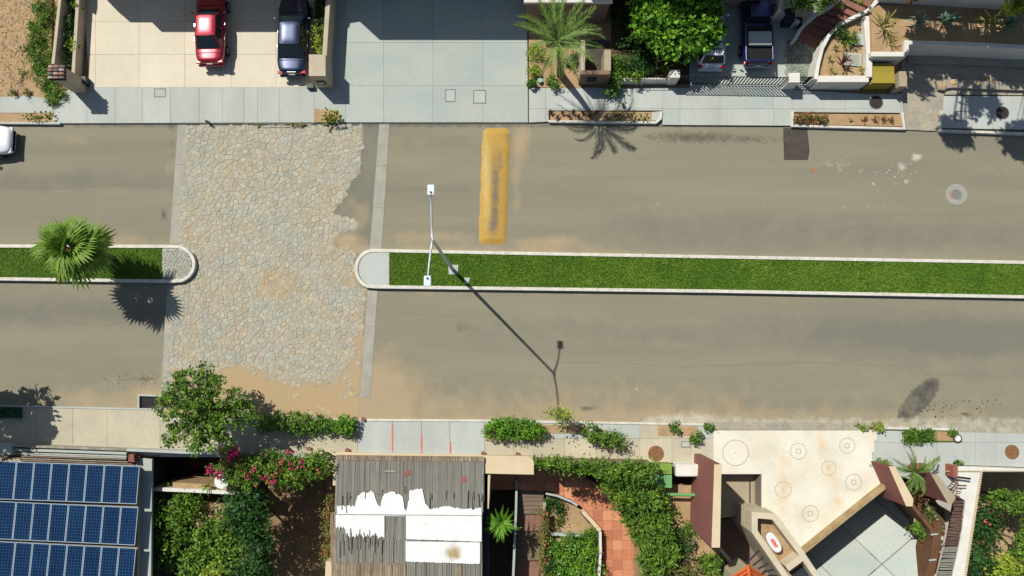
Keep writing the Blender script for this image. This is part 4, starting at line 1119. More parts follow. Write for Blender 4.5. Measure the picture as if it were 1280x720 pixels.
def iron_gate(label, xa, xb, ypx, zt, n, name='gate', br=.036, ha=0, brace=True):
    a, b = P(xa, ypx, zt), P(xb, ypx + ha, zt)
    t = thing(name, label, 'gate', (a[0], a[1], ZP))
    for z in (.2, zt): M().tube([(a[0], a[1], z), (b[0], b[1], z)], .026, 6).build('rail', m_iron, t)
    bar = M().tube([(0, 0, .2), (0, 0, zt)], br, 6)
    me = bpy.data.meshes.new('bar'); me.from_pydata(bar.v, [], bar.f); me.materials.append(m_iron)
    for k in range(n + 1):
        q = k / n; o = bpy.data.objects.new('bar', me); COL.objects.link(o); o.parent = t
        o.location = ((b[0] - a[0]) * q, (b[1] - a[1]) * q, -ZP)
    for q in (0, .5, 1): M().tube([(a[0] + (b[0] - a[0]) * q, a[1] + (b[1] - a[1]) * q, .12), (a[0] + (b[0] - a[0]) * q, a[1] + (b[1] - a[1]) * q, zt + .05)], .04, 6).build('frame_post', m_iron, t)
    return t
iron_gate('long black iron bar sliding gate between the white pillars', 851, 985, 95, 1.35, 32, ha=2)
tg = iron_gate('small black iron lattice gate left of the white planter wall', 1001, 1026, 96.5, 1.2, 7)
a, b = P(1001, 96.5, 1.2), P(1026, 96.5, 1.2)
for z in (.45, .7, .95): M().tube([(a[0], a[1], z), (b[0], b[1], z)], .016, 5).build('cross_bar', m_iron, tg)

# white planter, curved stairs, terrace at the top right
inner = [(1026, 100), (1025, 80), (1030, 62), (1039, 45), (1052, 32), (1070, 23), (1086, 15), (1097, 4), (1104, -12), (1108, -40)]
white_wall([(1020, 99)] + inner[0:0] + [(1023, 80), (1028, 60), (1037, 43), (1050, 30), (1068, 21), (1085, 13), (1096, 2), (1103, -14)], .2,
           [1.3, 1.3, 1.3, 1.3, 1.3, 1.35, 1.5, 1.7, 1.9], 'curved white wall along the inner side of the brick red stairs')
white_wall([(994, 49), (1000, 38), (1010, 26), (1024, 14), (1040, 5), (1056, -8)], .2, [.9, 1.0, 1.1, 1.3, 1.6, 1.9], 'curved white wall along the outer side of the brick red stairs')
t = thing('curved_stairs', 'curving brick red stairs sweeping up between two white walls', 'stairs', P(1010, 60, ZP))
ia = [(1021, 60), (1025, 52), (1031, 44), (1038, 37), (1046, 31), (1055, 25), (1065, 20), (1076, 15), (1086, 8), (1094, -2), (1098, -14)]
oa = [(997, 50), (1001, 42), (1006, 34), (1012, 26), (1019, 19), (1027, 12), (1036, 6), (1045, 0), (1054, -6), (1063, -13), (1072, -22)]
for k in range(10):
    z = .2 + k * .15
    M().prism(PL([oa[k], oa[k + 1], ia[k + 1], ia[k]], z), .0, z).build('step', m_stair, t, bevel=.02)
    e0, e1 = P(*oa[k], z), P(*ia[k], z); M().tube([(e0[0], e0[1], z - .01), (e1[0], e1[1], z - .01)], .025, 5).build('nosing', m_redlt, t)
white_wall([(975, 12), (977, -10), (990, -40)], .2, 1.6, 'white garden wall behind the dark bins')
white_wall([(975, 14), (1000, 28)], .18, .9, 'low white wall at the foot of the stairs')
smallbox('waste_bin', 'dark wheeled bin standing left of the curved stairs', 'bin', 982, 10, 994, 26, .1, 1.0, m_bin)
smallbox('waste_bin', 'smaller dark bin right of the wheeled bin', 'bin', 995, 21, 1003, 31, .1, .7, m_bin)
# sand planter
patch([(1022, 102), (1024, 80), (1030, 62), (1039, 46), (1052, 33), (1070, 24), (1084, 18), (1090, 104)], 0, .95, m_dirt, 'planter_sand', kind='structure', label='sand filled white planter with the square slab')
white_wall([(1018, 99), (1087, 98.5)], .38, 1.3, 'front wall of the white sand planter', z_=0) if False else white_wall([(1022, 98.5), (1086, 98.5)], .38, 1.3, 'front wall of the white sand planter')
white_wall([(1086.5, 96), (1087, 68), (1083, 20)], .34, 1.36, 'white wall dividing the sand planter from the agave terrace')
M().prism(PL([(1057, 65), (1077, 67), (1077, 83), (1056, 81)], 1.05), .9, 1.05).build('square_slab', m_conc, None, label='square concrete slab lying in the sand planter', cat='slab', bevel=.02)
M().prism(inset(PL([(1057, 65), (1077, 67), (1077, 83), (1056, 81)], 1.07), .1), .9, 1.07).build('slab_lid', m_strip, bpy.data.objects['square_slab'])
M().prism(PL([(1070, 42), (1080, 42), (1080, 56), (1069, 56)], 1.1), .9, 1.1).build('small_slab', m_conc, None, label='small pale slab between the bush and the white dividing wall', cat='slab')
terr = patch([(1088, 6), (1340, 6), (1800, 20), (1800, 70), (1280, 57), (1133, 53), (1132, 66), (1090, 66)], 0, 1.55, m_dirt, 'agave_terrace', kind='structure', label='sandy terrace with a row of agaves')
white_wall([(1089, 67.5), (1133.5, 67.5)], .28, 1.75, 'front wall of the agave terrace above the olive box')
white_wall([(1133.5, 67), (1133.5, 53), (1200, 54.5), (1280, 58.5), (1800, 74)], .25, 1.75, 'long white retaining wall of the agave terrace')
t = thing('house', 'white house wall along the top edge behind the agave terrace', 'house', P(1200, -30, 0))
M().prism(PL([(1100, -150), (1900, -150), (1900, 10), (1280, -2), (1110, -12)], 2.9), 0, 2.9).build('wall', m_render, t)
strip(M(), PL([(1100, -150), (1900, -150), (1900, 10), (1280, -2), (1110, -12)], 3.0), .2, 2.9, 3.05, closed=True).build('parapet', m_render, t)
# olive box locker
t = thing('utility_locker', 'olive green metal locker with a sloping lid below the white terrace wall', 'locker', P(1102, 100, ZP))
A = PL([(1089, 80), (1117, 80), (1118, 105), (1088, 105)], 1.05)
M().prism(A, .0, [1.15, 1.15, 1.0, 1.0]).build('body', m_olive, t, bevel=.02)
M().prism(inset(A, -.03), [1.13, 1.13, .98, .98], [1.18, 1.18, 1.03, 1.03]).build('lid', m_olive, t, bevel=.01)
pillar('pale concrete pillar right of the olive locker', 1124, 89, 1134, 108, 1.2, m_taupe, cap=0)
white_wall([(1084, 104), (1083, 96)], .3, .9, 'short white return wall left of the olive locker')
white_wall([(1126, 118), (1131, 160)], .1, .2, 'thin pale kerb between pavement and rough ramp', name='edging', m=m_conc)
ramp = patch([(1127, 66), (1800, 82), (1800, 124), (1180, 118), (1176, 164), (1131, 162), (1126, 118)], -.03, .09, m_ramp, 'rough_ramp', kind='structure', label='rough stained concrete ramp at the east end')
g = M(); prev = None
wall([(1172, 107), (1190, 104), (1230, 106), (1290, 108), (1800, 122)], .5, 0, .3, m_ramp, name='low_wall', label='low broken concrete wall beside the east pavement')
wall([(1136, 72), (1280, 78), (1800, 92)], .5, 0, .32, m_ramp, name='low_wall', label='rough footing below the long white retaining wall')
for k, (x, y, r) in enumerate([(1178, 108, 6), (1192, 104, 5), (1241, 101, 4), (1224, 104, 4), (1150, 76, 3), (1213, 79, 3), (1186, 78, 3)]):
    c = P(x, y, .3); bm = bmesh.new(); bmesh.ops.create_icosphere(bm, subdivisions=2, radius=r / 22)
    for v in bm.verts: v.co *= 1 + rnd.uniform(-.18, .18); v.co.z *= .6
    me = bpy.data.meshes.new('rock'); bm.to_mesh(me); bm.free(); me.materials.append(m_rock[1]); o = bpy.data.objects.new('rock', me); COL.objects.link(o); o.location = (c[0], c[1], .25)
    tag(o, ['tan rock at the left tip of the low broken wall', 'second tan rock along the low broken wall', 'small rock at the right of the low broken wall', 'small rock midway along the low broken wall',
            'leftmost small rock under the white retaining wall', 'rightmost small rock under the white retaining wall', 'middle small rock under the white retaining wall'][k], 'rock', 'rocks on the east ramp')

# ------------------------------------------------------------------ north: plants
for lab, x, y, L, n, m, W in [
    ('spiky green yucca at the left end of the terrace', 1101, 33, .95, 26, m_aloe, .05),
    ('blue green agave, second plant of the terrace row', 1145, 30, .6, 16, m_agave, .09),
    ('largest blue green agave, middle of the terrace row', 1178, 29, .75, 20, m_agave, .09),
    ('yellow green yucca right of the largest agave', 1232, 30, .75, 22, m_aloe, .06),
    ('silvery agave at the right end of the terrace row', 1257, 31, .7, 18, m_agave, .09),
    ('low sprawling aloe at the terrace front corner', 1111, 55, .6, 9, m_aloe, .05)]:
    rosette(x, y, L * 1.25, n, m, lab, z=1.57, W=W * 1.3)
rosette(1051, 80, .75, 12, m_agdark, 'dark purple dracaena in the sand planter', z=.97, name='dracaena', cat='plant', W=.12)
for lab, x, y, L in (('small yellow aloe at the lower left corner of the sand planter', 1038, 89, .38), ('small aloe left of the dark dracaena', 1036, 74, .35), ('small aloe above the dark dracaena', 1042, 60, .3),
                ('small aloe above the square slab', 1055, 60, .3), ('tiny aloe in the lower right corner of the sand planter', 1076, 89, .3), ('tiny aloe beside the planter front wall', 1053, 94, .26)):
    rosette(x, y, L, 10, m_aloe, lab, z=.97, name='aloe', cat='aloe', W=.06)
shrub(1064, 47, .42, .7, 'rounded green bush in the sand planter', m_leafmid, 700, .1, z=.95)
shrub(1052, 40, .4, .6, 'dark bush under the curved wall', m_leafdk, 600, .1, z=.95)
# agaves in the planting strip
for k, (x, y) in enumerate([(689, 142), (697, 148), (703, 142), (711, 146), (716, 141), (722, 147), (729, 142), (737, 146), (745, 142)]):
    rosette(x, y, .24, 12, m_agdark, ['first', 'second', 'third', 'fourth', 'fifth', 'sixth', 'seventh', 'eighth', 'ninth'][k] + ' small dark rosette from the left in the kerbside bed', z=.15, name='succulent', cat='succulent', W=.07, group='small dark rosettes in the kerbside bed')
shrub(785, 145, .0, .35, 'low green creeper filling the right half of the kerbside bed', m_leafmid, 1500, .1, z=.12, seg=[(762, 145, .35), (775, 144, .35), (790, 145, .35), (804, 146, .3)])
shrub(780, 129, .15, .5, 'single small dark plant in the pavement above the kerbside bed', m_leafdk, 120, .09)
shrub(1014, 147, .0, .5, 'dense brown green clipped hedge in the east kerbside bed', m_leafolive, 3200, .09, z=.12, name='hedge', cat='hedge', seg=[(998, 147, .3), (1008, 147, .32), (1018, 147, .32), (1029, 148, .32)], extra=[('twigs', m_leafred, 500, .08, None)])
for lab, x in (('small brown plant left of the bed middle', 1081), ('small brown plant in the middle of the east bed', 1095), ('small brown plant right of the bed middle', 1106), ('tiny brown plant at the right end of the east bed', 1114)):
    shrub(x, 149, .19, .3, lab, m_leafred, 180, .07, z=.14)
shrub(1064, 150, .1, .15, 'tiny yellow green sprout in the east kerbside bed', m_leafyel, 60, .06, z=.14)
# palm bed plants
for lab, x, y, r, m in (('small green shrub at the lower left corner of the palm bed', 664, 104, .25, m_leafmid), ('spiky green plant at the lower middle of the palm bed', 692, 103, .42, m_leafmid),
                     ('leafy plant at the left side of the palm bed', 667, 88, .35, m_leafyel), ('bright bush under the feather palm at its left', 671, 66, .55, m_leafyel), ('dark bush between palm trunk and porch wall', 716, 74, .6, m_leafdk)):
    shrub(x, y, r, .5, lab, m, 500, .12)
c = P(675, 100, .4); g = M().disc((c[0], c[1], .12), .13, .25, 12, .14); o = g.build('planter_pot', m_teal, None, label='small pale teal pot in the sand of the palm bed', cat='pot')
# scrub of the vacant lot
for k, (x, y, r, lab) in enumerate([(56, 15, .9, 'large weed clump at the top of the vacant lot by the wall'), (50, 42, .95, 'tall weed clump in the middle of the wall foot'), (49, 66, .9, 'weed clump below the middle of the wall foot'),
        (56, 90, .9, 'weed clump beside the tiled pillar'), (68, 114, .8, 'weed clump below the tiled pillar')]):
    c = P(x, y, .3); foliage('weed', lab, 'weed', (c[0], c[1], .1), [(c[0], c[1], .25, r * .8, r * 1.1, .3), (c[0] - .5 * r, c[1] + .3, .2, r * .5, r * .5, .2)], 2300, .1, m_leafmid, clump=.2, stems=2, group='weeds along the vacant lot wall')
for lab, x, y, r in (('small weed in the dry lower part of the vacant lot', 26, 95, .45), ('grey green tuft right of the small weed', 33, 115, .25), ('tiny tuft near the concrete remnant', 17, 115, .22), ('dry tuft in the middle of the vacant lot', 31, 62, .4)):
    shrub(x, y, r, .3, lab, m_leafolive, 200, .09, name='weed', cat='weed')
shrub(45, 145, .0, .4, 'leafy weeds growing behind the lot kerb', m_leafyel, 700, .12, seg=[(35, 145, .3), (45, 146, .4), (57, 145, .35), (64, 144, .2)])
shrub(258, 152, .15, .4, 'single upright weed at the kerb left of the crossing', m_leafmid, 110, .1)
shrub(412, 145, .0, .6, 'yellow green weed bush at the kerb between the driveways', m_leafyel, 1100, .14, seg=[(412, 144, .5), (420, 148, .35), (408, 152, .3)])
shrub(383, 155, .1, .1, 'thin weeds along the kerb above the cobbles', m_leafyel, 150, .06, seg=[(365, 155, .15), (376, 155, .15), (322, 156, .12)])
litter(260, [(0, 0), (40, 0), (35, 60), (30, 120), (0, 120)], .09, m_rock[1], 'rubble', 'scattered stones in the vacant lot', z=.11)
litter(120, [(0, 0), (40, 0), (35, 60), (30, 120), (0, 120)], .06, m_leafolive, 'dry_weeds', 'dry weed scraps in the vacant lot', z=.13)
litter(60, [(190, 345), (205, 335), (232, 345), (210, 350)], .1, m_leafmid, 'median_weeds', 'weeds at the rounded end of the western median', z=.14)
# plants between the beige walls, and right of the blue car
foliage('shrub', 'dark planting between the two beige walls', 'shrub', P(87, 60, .25), [blob(88, y, .5, .35, .4, .7) for y in (5, 28, 50, 72)], 2200, .13, m_leafdk)
shrub(92, 58, .4, .7, 'bright leafy shrub between the two beige walls', m_leafyel, 400, .14, z=.2)
shrub(97, 8, .3, .7, 'yellow green shrub at the top of the narrow planter', m_leafyel, 200, .14, z=.2)
foliage('shrub', 'dark hedge at the top of the planter right of the blue car', 'shrub', P(401, 10, .3), [blob(401, y, .7, .38, .45, .6) for y in (-20, 0, 15, 30)], 1400, .13, m_leafdk)
foliage('shrub', 'bright green bush in the planter right of the blue car', 'shrub', P(401, 50, .3), [blob(400, y, .7, .33, .4, .5) for y in (40, 50, 62)], 1000, .13, m_leafyel)
# big tree
def tree(label, base, blobs, n, size, m, name='tree', barkm=m_bark, tr=.16, limbs=9, extra=None, group=None, clump=.32, **kw):
    t = thing(name, label, 'tree', base, group=group)
    quads_mesh('crown', leaf_quads(blobs, n, size, clump=clump, **kw), m, t)
    zt = sum(b[2] for b in blobs) / len(blobs)
    fk = (base[0], base[1], base[2] + (zt - base[2]) * .5)
    M().tube([base, (base[0] + .04, base[1], (base[2] + fk[2]) / 2), fk], [tr, tr * .8, tr * .65], 10).build('trunk', barkm, t)
    for k in range(limbs):
        b = blobs[k % len(blobs)]
        e = (b[0] + rnd.uniform(-.6, .6) * b[3], b[1] + rnd.uniform(-.6, .6) * b[4], b[2] + rnd.uniform(.1, .75) * b[5])
        mid = (fk[0] * .5 + e[0] * .5, fk[1] * .5 + e[1] * .5, fk[2] * .4 + e[2] * .6 - .1)
        o = M().tube([fk, mid, e], [tr * .55, tr * .35, tr * .12], 6).build('branch', barkm, t)
        for q in range(2):
            e2 = (e[0] + rnd.uniform(-.5, .5), e[1] + rnd.uniform(-.5, .5), e[2] + rnd.uniform(0, .3)); M().tube([mid, e2], [tr * .25, tr * .08], 5).build('twig', barkm, o)
    for (nm, mm, nn, sz, bl) in (extra or []): tag(quads_mesh(nm, leaf_quads(bl or blobs, nn, sz, clump=.15, percl=5, shell=1, aspect=.8), mm, t), kind='stuff')
    return t
c = P(845, 10, 0)
tree('big dense bright green tree above the white garden wall', (c[0] + .4, c[1] + .5, .1), [blob(826, 22, 2.2, 1.6, .9), blob(868, 18, 2.3, 1.65, .9), blob(848, 46, 2.0, 1.4, .8), blob(845, -15, 2.6, 2.1, 1.1), blob(813, 0, 2.2, 1.0, .8), blob(886, 36, 2.0, .9, .7), blob(868, 52, 1.9, .9, .7)],
     14000, .29, m_leaf, tr=.2, percl=9, up=.15, clump=.36)
foliage('shrub', 'dark undergrowth behind the low white wall', 'shrub', P(800, 70, .1), [blob(x, y, .5, .6, .4) for x, y in ((780, 85), (800, 88), (812, 80), (785, 50), (775, 20), (800, 70))], 3500, .14, m_leafdk)
foliage('shrub', 'climbing plant spilling over the left end of the low white wall', 'shrub', P(766, 110, .1), [blob(767, 78, .9, .4, .4), blob(768, 95, .8, .45, .4), blob(766, 111, .5, .42, .4), blob(780, 95, .7, .35, .25), blob(797, 95, .7, .35, .2)], 2400, .13, m_leafmid)
shrub(832, 86, .25, .5, 'yellow green shrub beside the thick white pillar', m_leafyel, 300, .11)
tree('dark green tree at the top edge above the curved stairs', P(1018, -10, .1), [blob(1018, -8, 2.6, 1.0, .8), blob(1002, -14, 2.7, .9, .7), blob(1034, -14, 2.8, .9, .7)], 3600, .2, m_leafmid)
shrub(1050, 3, .0, .6, 'yellow green leaves hanging over the top of the stairs', m_leafyel, 380, .16, z=2, seg=[(1050, 4, .3), (1072, 1, .35), (1080, -6, .4)])
tree('yellow green tree reaching into the top right corner', P(1290, -12, 1.5), [blob(1272, -4, 4, .8, .7), blob(1300, -5, 4.2, 1.1, .8), blob(1259, 10, 3.6, .3, .3), blob(1277, 8, 3.8, .45, .4)], 2200, .2, m_leafyel)
shrub(1145, -2, .0, .6, 'orange green leaves hanging at the top edge above the terrace', m_leafred, 220, .15, z=3, seg=[(1140, -1, .3), (1152, -2, .3)])
# feather palm over the driveway corner
fr = [(140, 1.0, .25), (158, 1.0, .2), (176, .95, .2), (118, 1.0, .4), (98, 1.05, .35), (84, 1.1, .35), (70, 1.05, .35), (56, 1.05, .3), (40, 1.1, .25), (28, .85, .3), (17, .95, .25), (6, 1.0, .2), (-8, .95, .2),
      (-36, 1.05, .15), (-82, .85, -.35), (-100, .8, -.45), (-112, .7, -.5), (-150, .7, -.5), (-168, .75, -.2), (75, .6, .9), (200, .5, .8), (-20, .6, .9)]
feather_palm(697, 53, 5.0, 2.7, fr[:2] + fr[3:9:2] + fr[8:13] + fr[4:5] + [(-34, 1.05, .2), (-60, .9, .15), (-84, .85, -.05), (-100, .9, .05), (-118, .75, -.2), (-150, .7, -.3)] + fr[18:], 'tall feather palm in the sandy bed at the corner of the blue grey driveway', P(697 + 4, 94, .12)[:2])
# fan palm on the western median
fan_palm(90, 311, 3.9, 1.15, 34, 'bushy fan palm on the western grass median')
# ------------------------------------------------------------------ south pavement
GZ = -4.0
pavement('buff pavement west of the tree with cream slabs', [(-520, 506), (0, 508), (200, 513), (200, 567), (160, 566), (0, 557), (-520, 552)], [-520, -300, -140, 0, 46, 91, 134, 200], [500, 570], [m_southpave])
pavement('buff pavement below the tree and clipped hedges', [(200, 523), (447, 525), (447, 568), (200, 568)], [200, 245, 290, 335, 380, 447], [515, 570], [m_southpave])
drvp = pavement('banded grey and cream driveway slabs with red joints', [(447, 525), (606, 526), (606, 570), (447, 568)], [447, 490.5, 527, 562.5, 606], [520, 572], [m_conc, m_southpave], gap=.03)
for x, y0, y1 in ((490.5, 531, 563), (527, 543, 566), (563, 552, 567)):
    M().prism(PL([(x - 1, y0), (x + 1, y0), (x + 1, y1), (x - 1, y1)], ZP + .01), 0, ZP + .008).build('red_joint', m_redpaint, drvp)
pavement('buff pavement between the hedges and the leafy screen', [(606, 527), (893, 531), (893, 580), (606, 572)], [606, 642, 706, 745, 800, 840, 864, 893], [524, 548, 585], [m_southpave, m_southpave, m_conc])
eastp = pavement('grey pavement right of the cream wheel patterned driveway', [(1096, 538), (1280, 542), (1800, 552), (1800, 592), (1280, 584), (1196, 581), (1195, 612), (1140, 600), (1088, 582)], [1080, 1130, 1171, 1205, 1219, 1245, 1300, 1420, 1600, 1800], [535, 553, 620], [m_conc, m_conc])
M().prism(PL([(1130, 536), (1197, 538), (1203, 553), (1130, 553)], ZP + .02), 0, ZP + .015).build('grass_bed', m_lawnsoil, eastp)
kerb([(-520, 505), (0, 507.5), (200, 512), (201, 495), (173, 494), (173, 511)], 'pale kerb of the west pavement turning round the drain', z=.16, m=m_conc, wd=.1)
kerb([(200, 523.5), (606, 526), (890, 531)], 'white painted kerb along the south pavement', z=.17, wd=.12)
kerb([(1100, 535), (1196, 537)], 'white painted kerb above the grass bed on the right', z=.18, wd=.14)
patch([(-520, 552), (0, 553), (200, 560), (200, 569), (-520, 569)], -.03, .1, m_conc, 'pavement_edge', kind='structure', label='concrete edge of the west pavement')
patch([(200, 560), (900, 568), (900, 576), (200, 571)], -.03, .1, m_conc, 'pavement_edge', kind='structure', label='concrete edge of the pavement along the yards')
for nm, pl, lab in (('planting_bed', [(606, 530), (680, 531), (680, 551), (606, 551)], 'sandy bed under the clipped round hedges'), ('planting_bed', [(822, 532), (872, 533), (872, 545), (822, 545)], 'small sandy bed near the manhole'),
                    ('planting_bed', [(680, 531), (735, 532), (735, 542), (680, 542)], 'sandy bed of the thin sapling'), ('planting_bed', [(1168, 539), (1194, 540), (1194, 551), (1168, 551)], 'dry soil patch in the right grass bed')):
    patch(pl, 0, ZP + .014 if pl[0][0] < 1100 else ZP + .03, m_dirt, nm, kind='structure', label=lab)
manhole(820, 567, .44, ZP + .006, m_manred, 'round reddish cobbled manhole in the pavement near the green boxes', cob=True)
manhole(1265, 565, .40, ZP + .006, m_manred, 'round reddish cobbled manhole at the right frame edge', cob=True)
hatch(852, 552, 863, 559, 'small concrete hatch right of the reddish manhole')
c = P(1197, 548, .2)
t = thing('water_meter_lid', 'round white lid at the right end of the grass bed', 'lid', c); M().disc((c[0], c[1], .12), .24, .1, 20).build('rim', m_mandark, t); M().disc((c[0], c[1], .2), .2, .05, 20, .16).build('lid', m_plast, t)
# drain grate
t = thing('drain_grate', 'dark drain grate in the gutter left of the big tree', 'drain grate', P(187, 502, 0))
M().prism(PL([(175, 496), (200, 496), (200, 510), (175, 510)], .01), -.02, .008).build('pit', m_black, t)
a = P(175, 496, .02); b = P(200, 510, .02)
for k in range(9):
    x = a[0] + (b[0] - a[0]) * (k + .5) / 9; M().box((x, (a[1] + b[1]) / 2, .018), (.03, abs(a[1] - b[1]), .02)).build('bar', m_grate, t)
for q in (.33, .66): M().box(((a[0] + b[0]) / 2, a[1] + (b[1] - a[1]) * q, .022), (abs(a[0] - b[0]), .04, .02)).build('cross_bar', m_grate, t)
strip(M(), PL([(174, 495), (201, 495), (201, 511), (174, 511)], .03), .06, 0, .03, closed=True).build('frame', m_conc, t)
# planter box in the shade at left
t = thing('planter_box', 'dark green planting box in the shade at the left frame edge', 'planter', P(8, 516, .12))
M().prism(PL([(-20, 509), (25, 510), (25, 523), (-20, 522)], .3), .1, .3).build('box', m_bingr, t); quads_mesh('foliage', leaf_quads([blob(x, 516, .4, .4, .15, .25) for x in (-12, 0, 14)], 500, .1), m_leafdk, t)
# terracotta pots / small red things on the pavement edge
for k, (x, y, lab) in enumerate([(434, 563, 'left small terracotta bowl by the pavement edge'), (386, 561, 'small terracotta bowl under the bougainvillea'), (604, 567, 'small terracotta bowl at the right corner of the reed roof'), (647, 568, 'small terracotta bowl on the cream beam by the leafy screen'), (454, 524, 'small brown bowl on the kerb')]):
    c = P(x, y, .3); M().disc((c[0], c[1], .11), .07, .16, 10, .13).build('bowl', m_redr, None, label=lab, cat='bowl')

patch([(886, 527), (1104, 530), (1100, 538.5), (888, 537.8)], -.03, .07, m_ramp, 'driveway_apron', kind='structure', label='rough pale apron between the south carriageway and the cream driveway')
# cream driveway raised above the yards
ATTR['sand'] = lambda X, Y: np.clip(gauss(X, Y, 1035, 585, 5, 7, .4) + gauss(X, Y, 1046, 628, 5, 7, .3) + gauss(X, Y, 1027, 560, 6, 14, .3) + gauss(X, Y, 1060, 583, 20, 3, .4) + gauss(X, Y, 981, 612, 5, 8, .3) + .35 * np.exp(-((X - 983 - (Y - 560) * -.05) / 14.) ** 2) + .35 * np.exp(-((X - (1030 + (Y - 560) * .25)) / 10.) ** 2), 0, 1)
ATTR['dark'] = lambda X, Y: np.clip(.25 + .3 * np.sin(X * .07 + Y * .04) * np.sin(Y * .08), 0, 1)
CP0 = [(892, 537), (1097, 538), (1088, 582), (1113, 590), (1113, 598), (1062, 640), (1000, 692), (975, 650), (951, 645), (951, 592), (892, 592)]
cd = patch(CP0, GZ, .105, m_joint, 'driveway', kind='structure', label='cream driveway with pebble wheel patterns standing above the lower garage yard')
CP = [(892, 537), (1097, 538), (1088, 582), (1113, 590), (1113, 598), (1062, 640), (1000, 692), (975, 650), (951, 645), (951, 592), (892, 592)]
painted('driveway_surface', 880, 1120, 532, 744, 3, .125, m_cream2, ('sand', 'dark'), poly=CP, parent=cd)
wl = [(919.5, 566, 16, 42, 0), (998, 564, 10, 22, 1), (1059, 557, 9.5, 22, 1), (1036, 585, 9, 20, 0), (1067, 603, 10, 24, 1), (979, 612, 10, 22, 0), (1013, 642, 10, 24, 1)]
for k, (x, y, r, n, star) in enumerate(wl):
    t = thing('pebble_wheel', ['largest wheel of inlaid pebbles at the left of the cream driveway', 'wheel of inlaid pebbles, upper middle of the cream driveway', 'wheel of inlaid pebbles at the upper right of the cream driveway',
        'wheel of inlaid pebbles on the orange stain', 'wheel of inlaid pebbles nearest the diagonal wall', 'pale wheel of pebbles left of the middle', 'lowest wheel of inlaid pebbles near the angled planter'][k], 'pebble pattern', P(x, y, .125))
    for q in range(n):
        a = 2 * math.pi * q / n; c = P(x + r * math.cos(a), y + r * math.sin(a) * (1.0), .13)
        M().disc((c[0], c[1], .12), .042, .02, 6, .028).build('pebble', m_pebble, t)
    for q in range(8 if star else 1):
        a = q * .8; c = P(x + (3 if star else 0) * math.cos(a), y + (3 if star else 0) * math.sin(a), .13)
        M().disc((c[0], c[1], .12), .04, .018, 6, .03).build('pebble', m_pebble, t)

# ------------------------------------------------------------------ diagonal wall, lower yard, red walls
low = patch([(1020, 700), (1125, 600), (1170, 640), (1168, 760), (1000, 760)], GZ - .06, GZ + .02, m_joint, 'lower_yard', kind='structure', label='lower concrete yard beyond the diagonal wall')
Lz = GZ + .08
e1 = P2(1005, 690, .12); e2 = P2(1112, 600, .12); d = Vector((e2[0] - e1[0], e2[1] - e1[1])).normalized(); nn = Vector((d.y, -d.x))
reg = PL([(985, 692), (1106, 592), (1150, 598), (1170, 640), (1170, 780), (960, 780)], Lz)
cells = []
o0 = Vector(P2(1050, 655, Lz))
for i in range(-6, 7):
    for j in range(-5, 6):
        q = [(o0 + d * (i + a) * 2.6 + nn * (j + b) * 2.3) for a, b in ((0, 0), (1, 0), (1, 1), (0, 1))]; cells.append([(p.x, p.y) for p in q])
pa, pb, pc = Vector(P(1005, 690, GZ)), Vector(P(1112, 602, GZ)), Vector(P(1166, 690, -1.1)); pn = (pb - pa).cross(pc - pa)
def zfl(x, y): return pa.z - (pn.x * (x - pa.x) + pn.y * (y - pa.y)) / pn.z
reg = PL([(985, 692), (1106, 592)], GZ) + PL([(1128, 596), (1142, 634), (1164, 672), (1160, 740)], -1.1) + [P2(1060, 800, -2.5), P2(960, 780, GZ)]
for c_ in cells:
    q = inset(c_, .025); q = clip(reg, q) if q else []
    if q and area(q) > .05:
        M().prism(q, [zfl(x, y) - .1 for x, y in q], [zfl(x, y) for x, y in q]).build('concrete_slab', m_conc2, low)
M().prism(reg, [zfl(x, y) - 1 for x, y in reg], [zfl(x, y) - .03 for x, y in reg]).build('joint_bed', m_joint, low)
m_diag = mat('aged_tan_render', C(190, 166, 124), C(160, 134, 94), scale=2.2, rough=.92, fine=.1, bump=.2)
dw = wall([(1001, 693), (1063, 643), (1112, 604)], .24, GZ, .55, m_diag, name='diagonal_wall', label='long diagonal tan wall between the cream driveway and the lower yard')
def block(label, poly, z, zb, m, top, name='gate_wall', cat='wall'):
    W = PL(poly, z); cx = sum(p[0] for p in W) / len(W); cy = sum(p[1] for p in W) / len(W)
    t = thing(name, label, cat, (cx, cy, zb)); M().prism(W, zb, z - .03).build('body', m, t, bevel=.015); M().prism(inset(W, -.003), z - .03, z).build('coping', top, t, bevel=.01); return t
block('left red gate wall with a cream coping at the top of the diagonal wall', [(1111, 583), (1119, 583), (1142, 624), (1141, 633), (1133, 633)], 2.1, GZ, m_redr, m_creamr)
block('right red gate wall with a grey cream coping beside the palm', [(1164, 593), (1172, 593), (1195, 622), (1190, 630), (1185, 629)], 2.1, GZ, m_redr, m_taupe)
block('low dark red wall behind the small palm', [(1146, 581), (1163, 581), (1160, 586), (1142, 586)], .8, GZ, m_redr, m_redlt, cat='wall')
block('small dusty pink gatepost at the corner of the white wall', [(1192, 582), (1197, 582), (1197, 597), (1192, 597)], .9, GZ, m_redlt, m_redlt, cat='pillar')
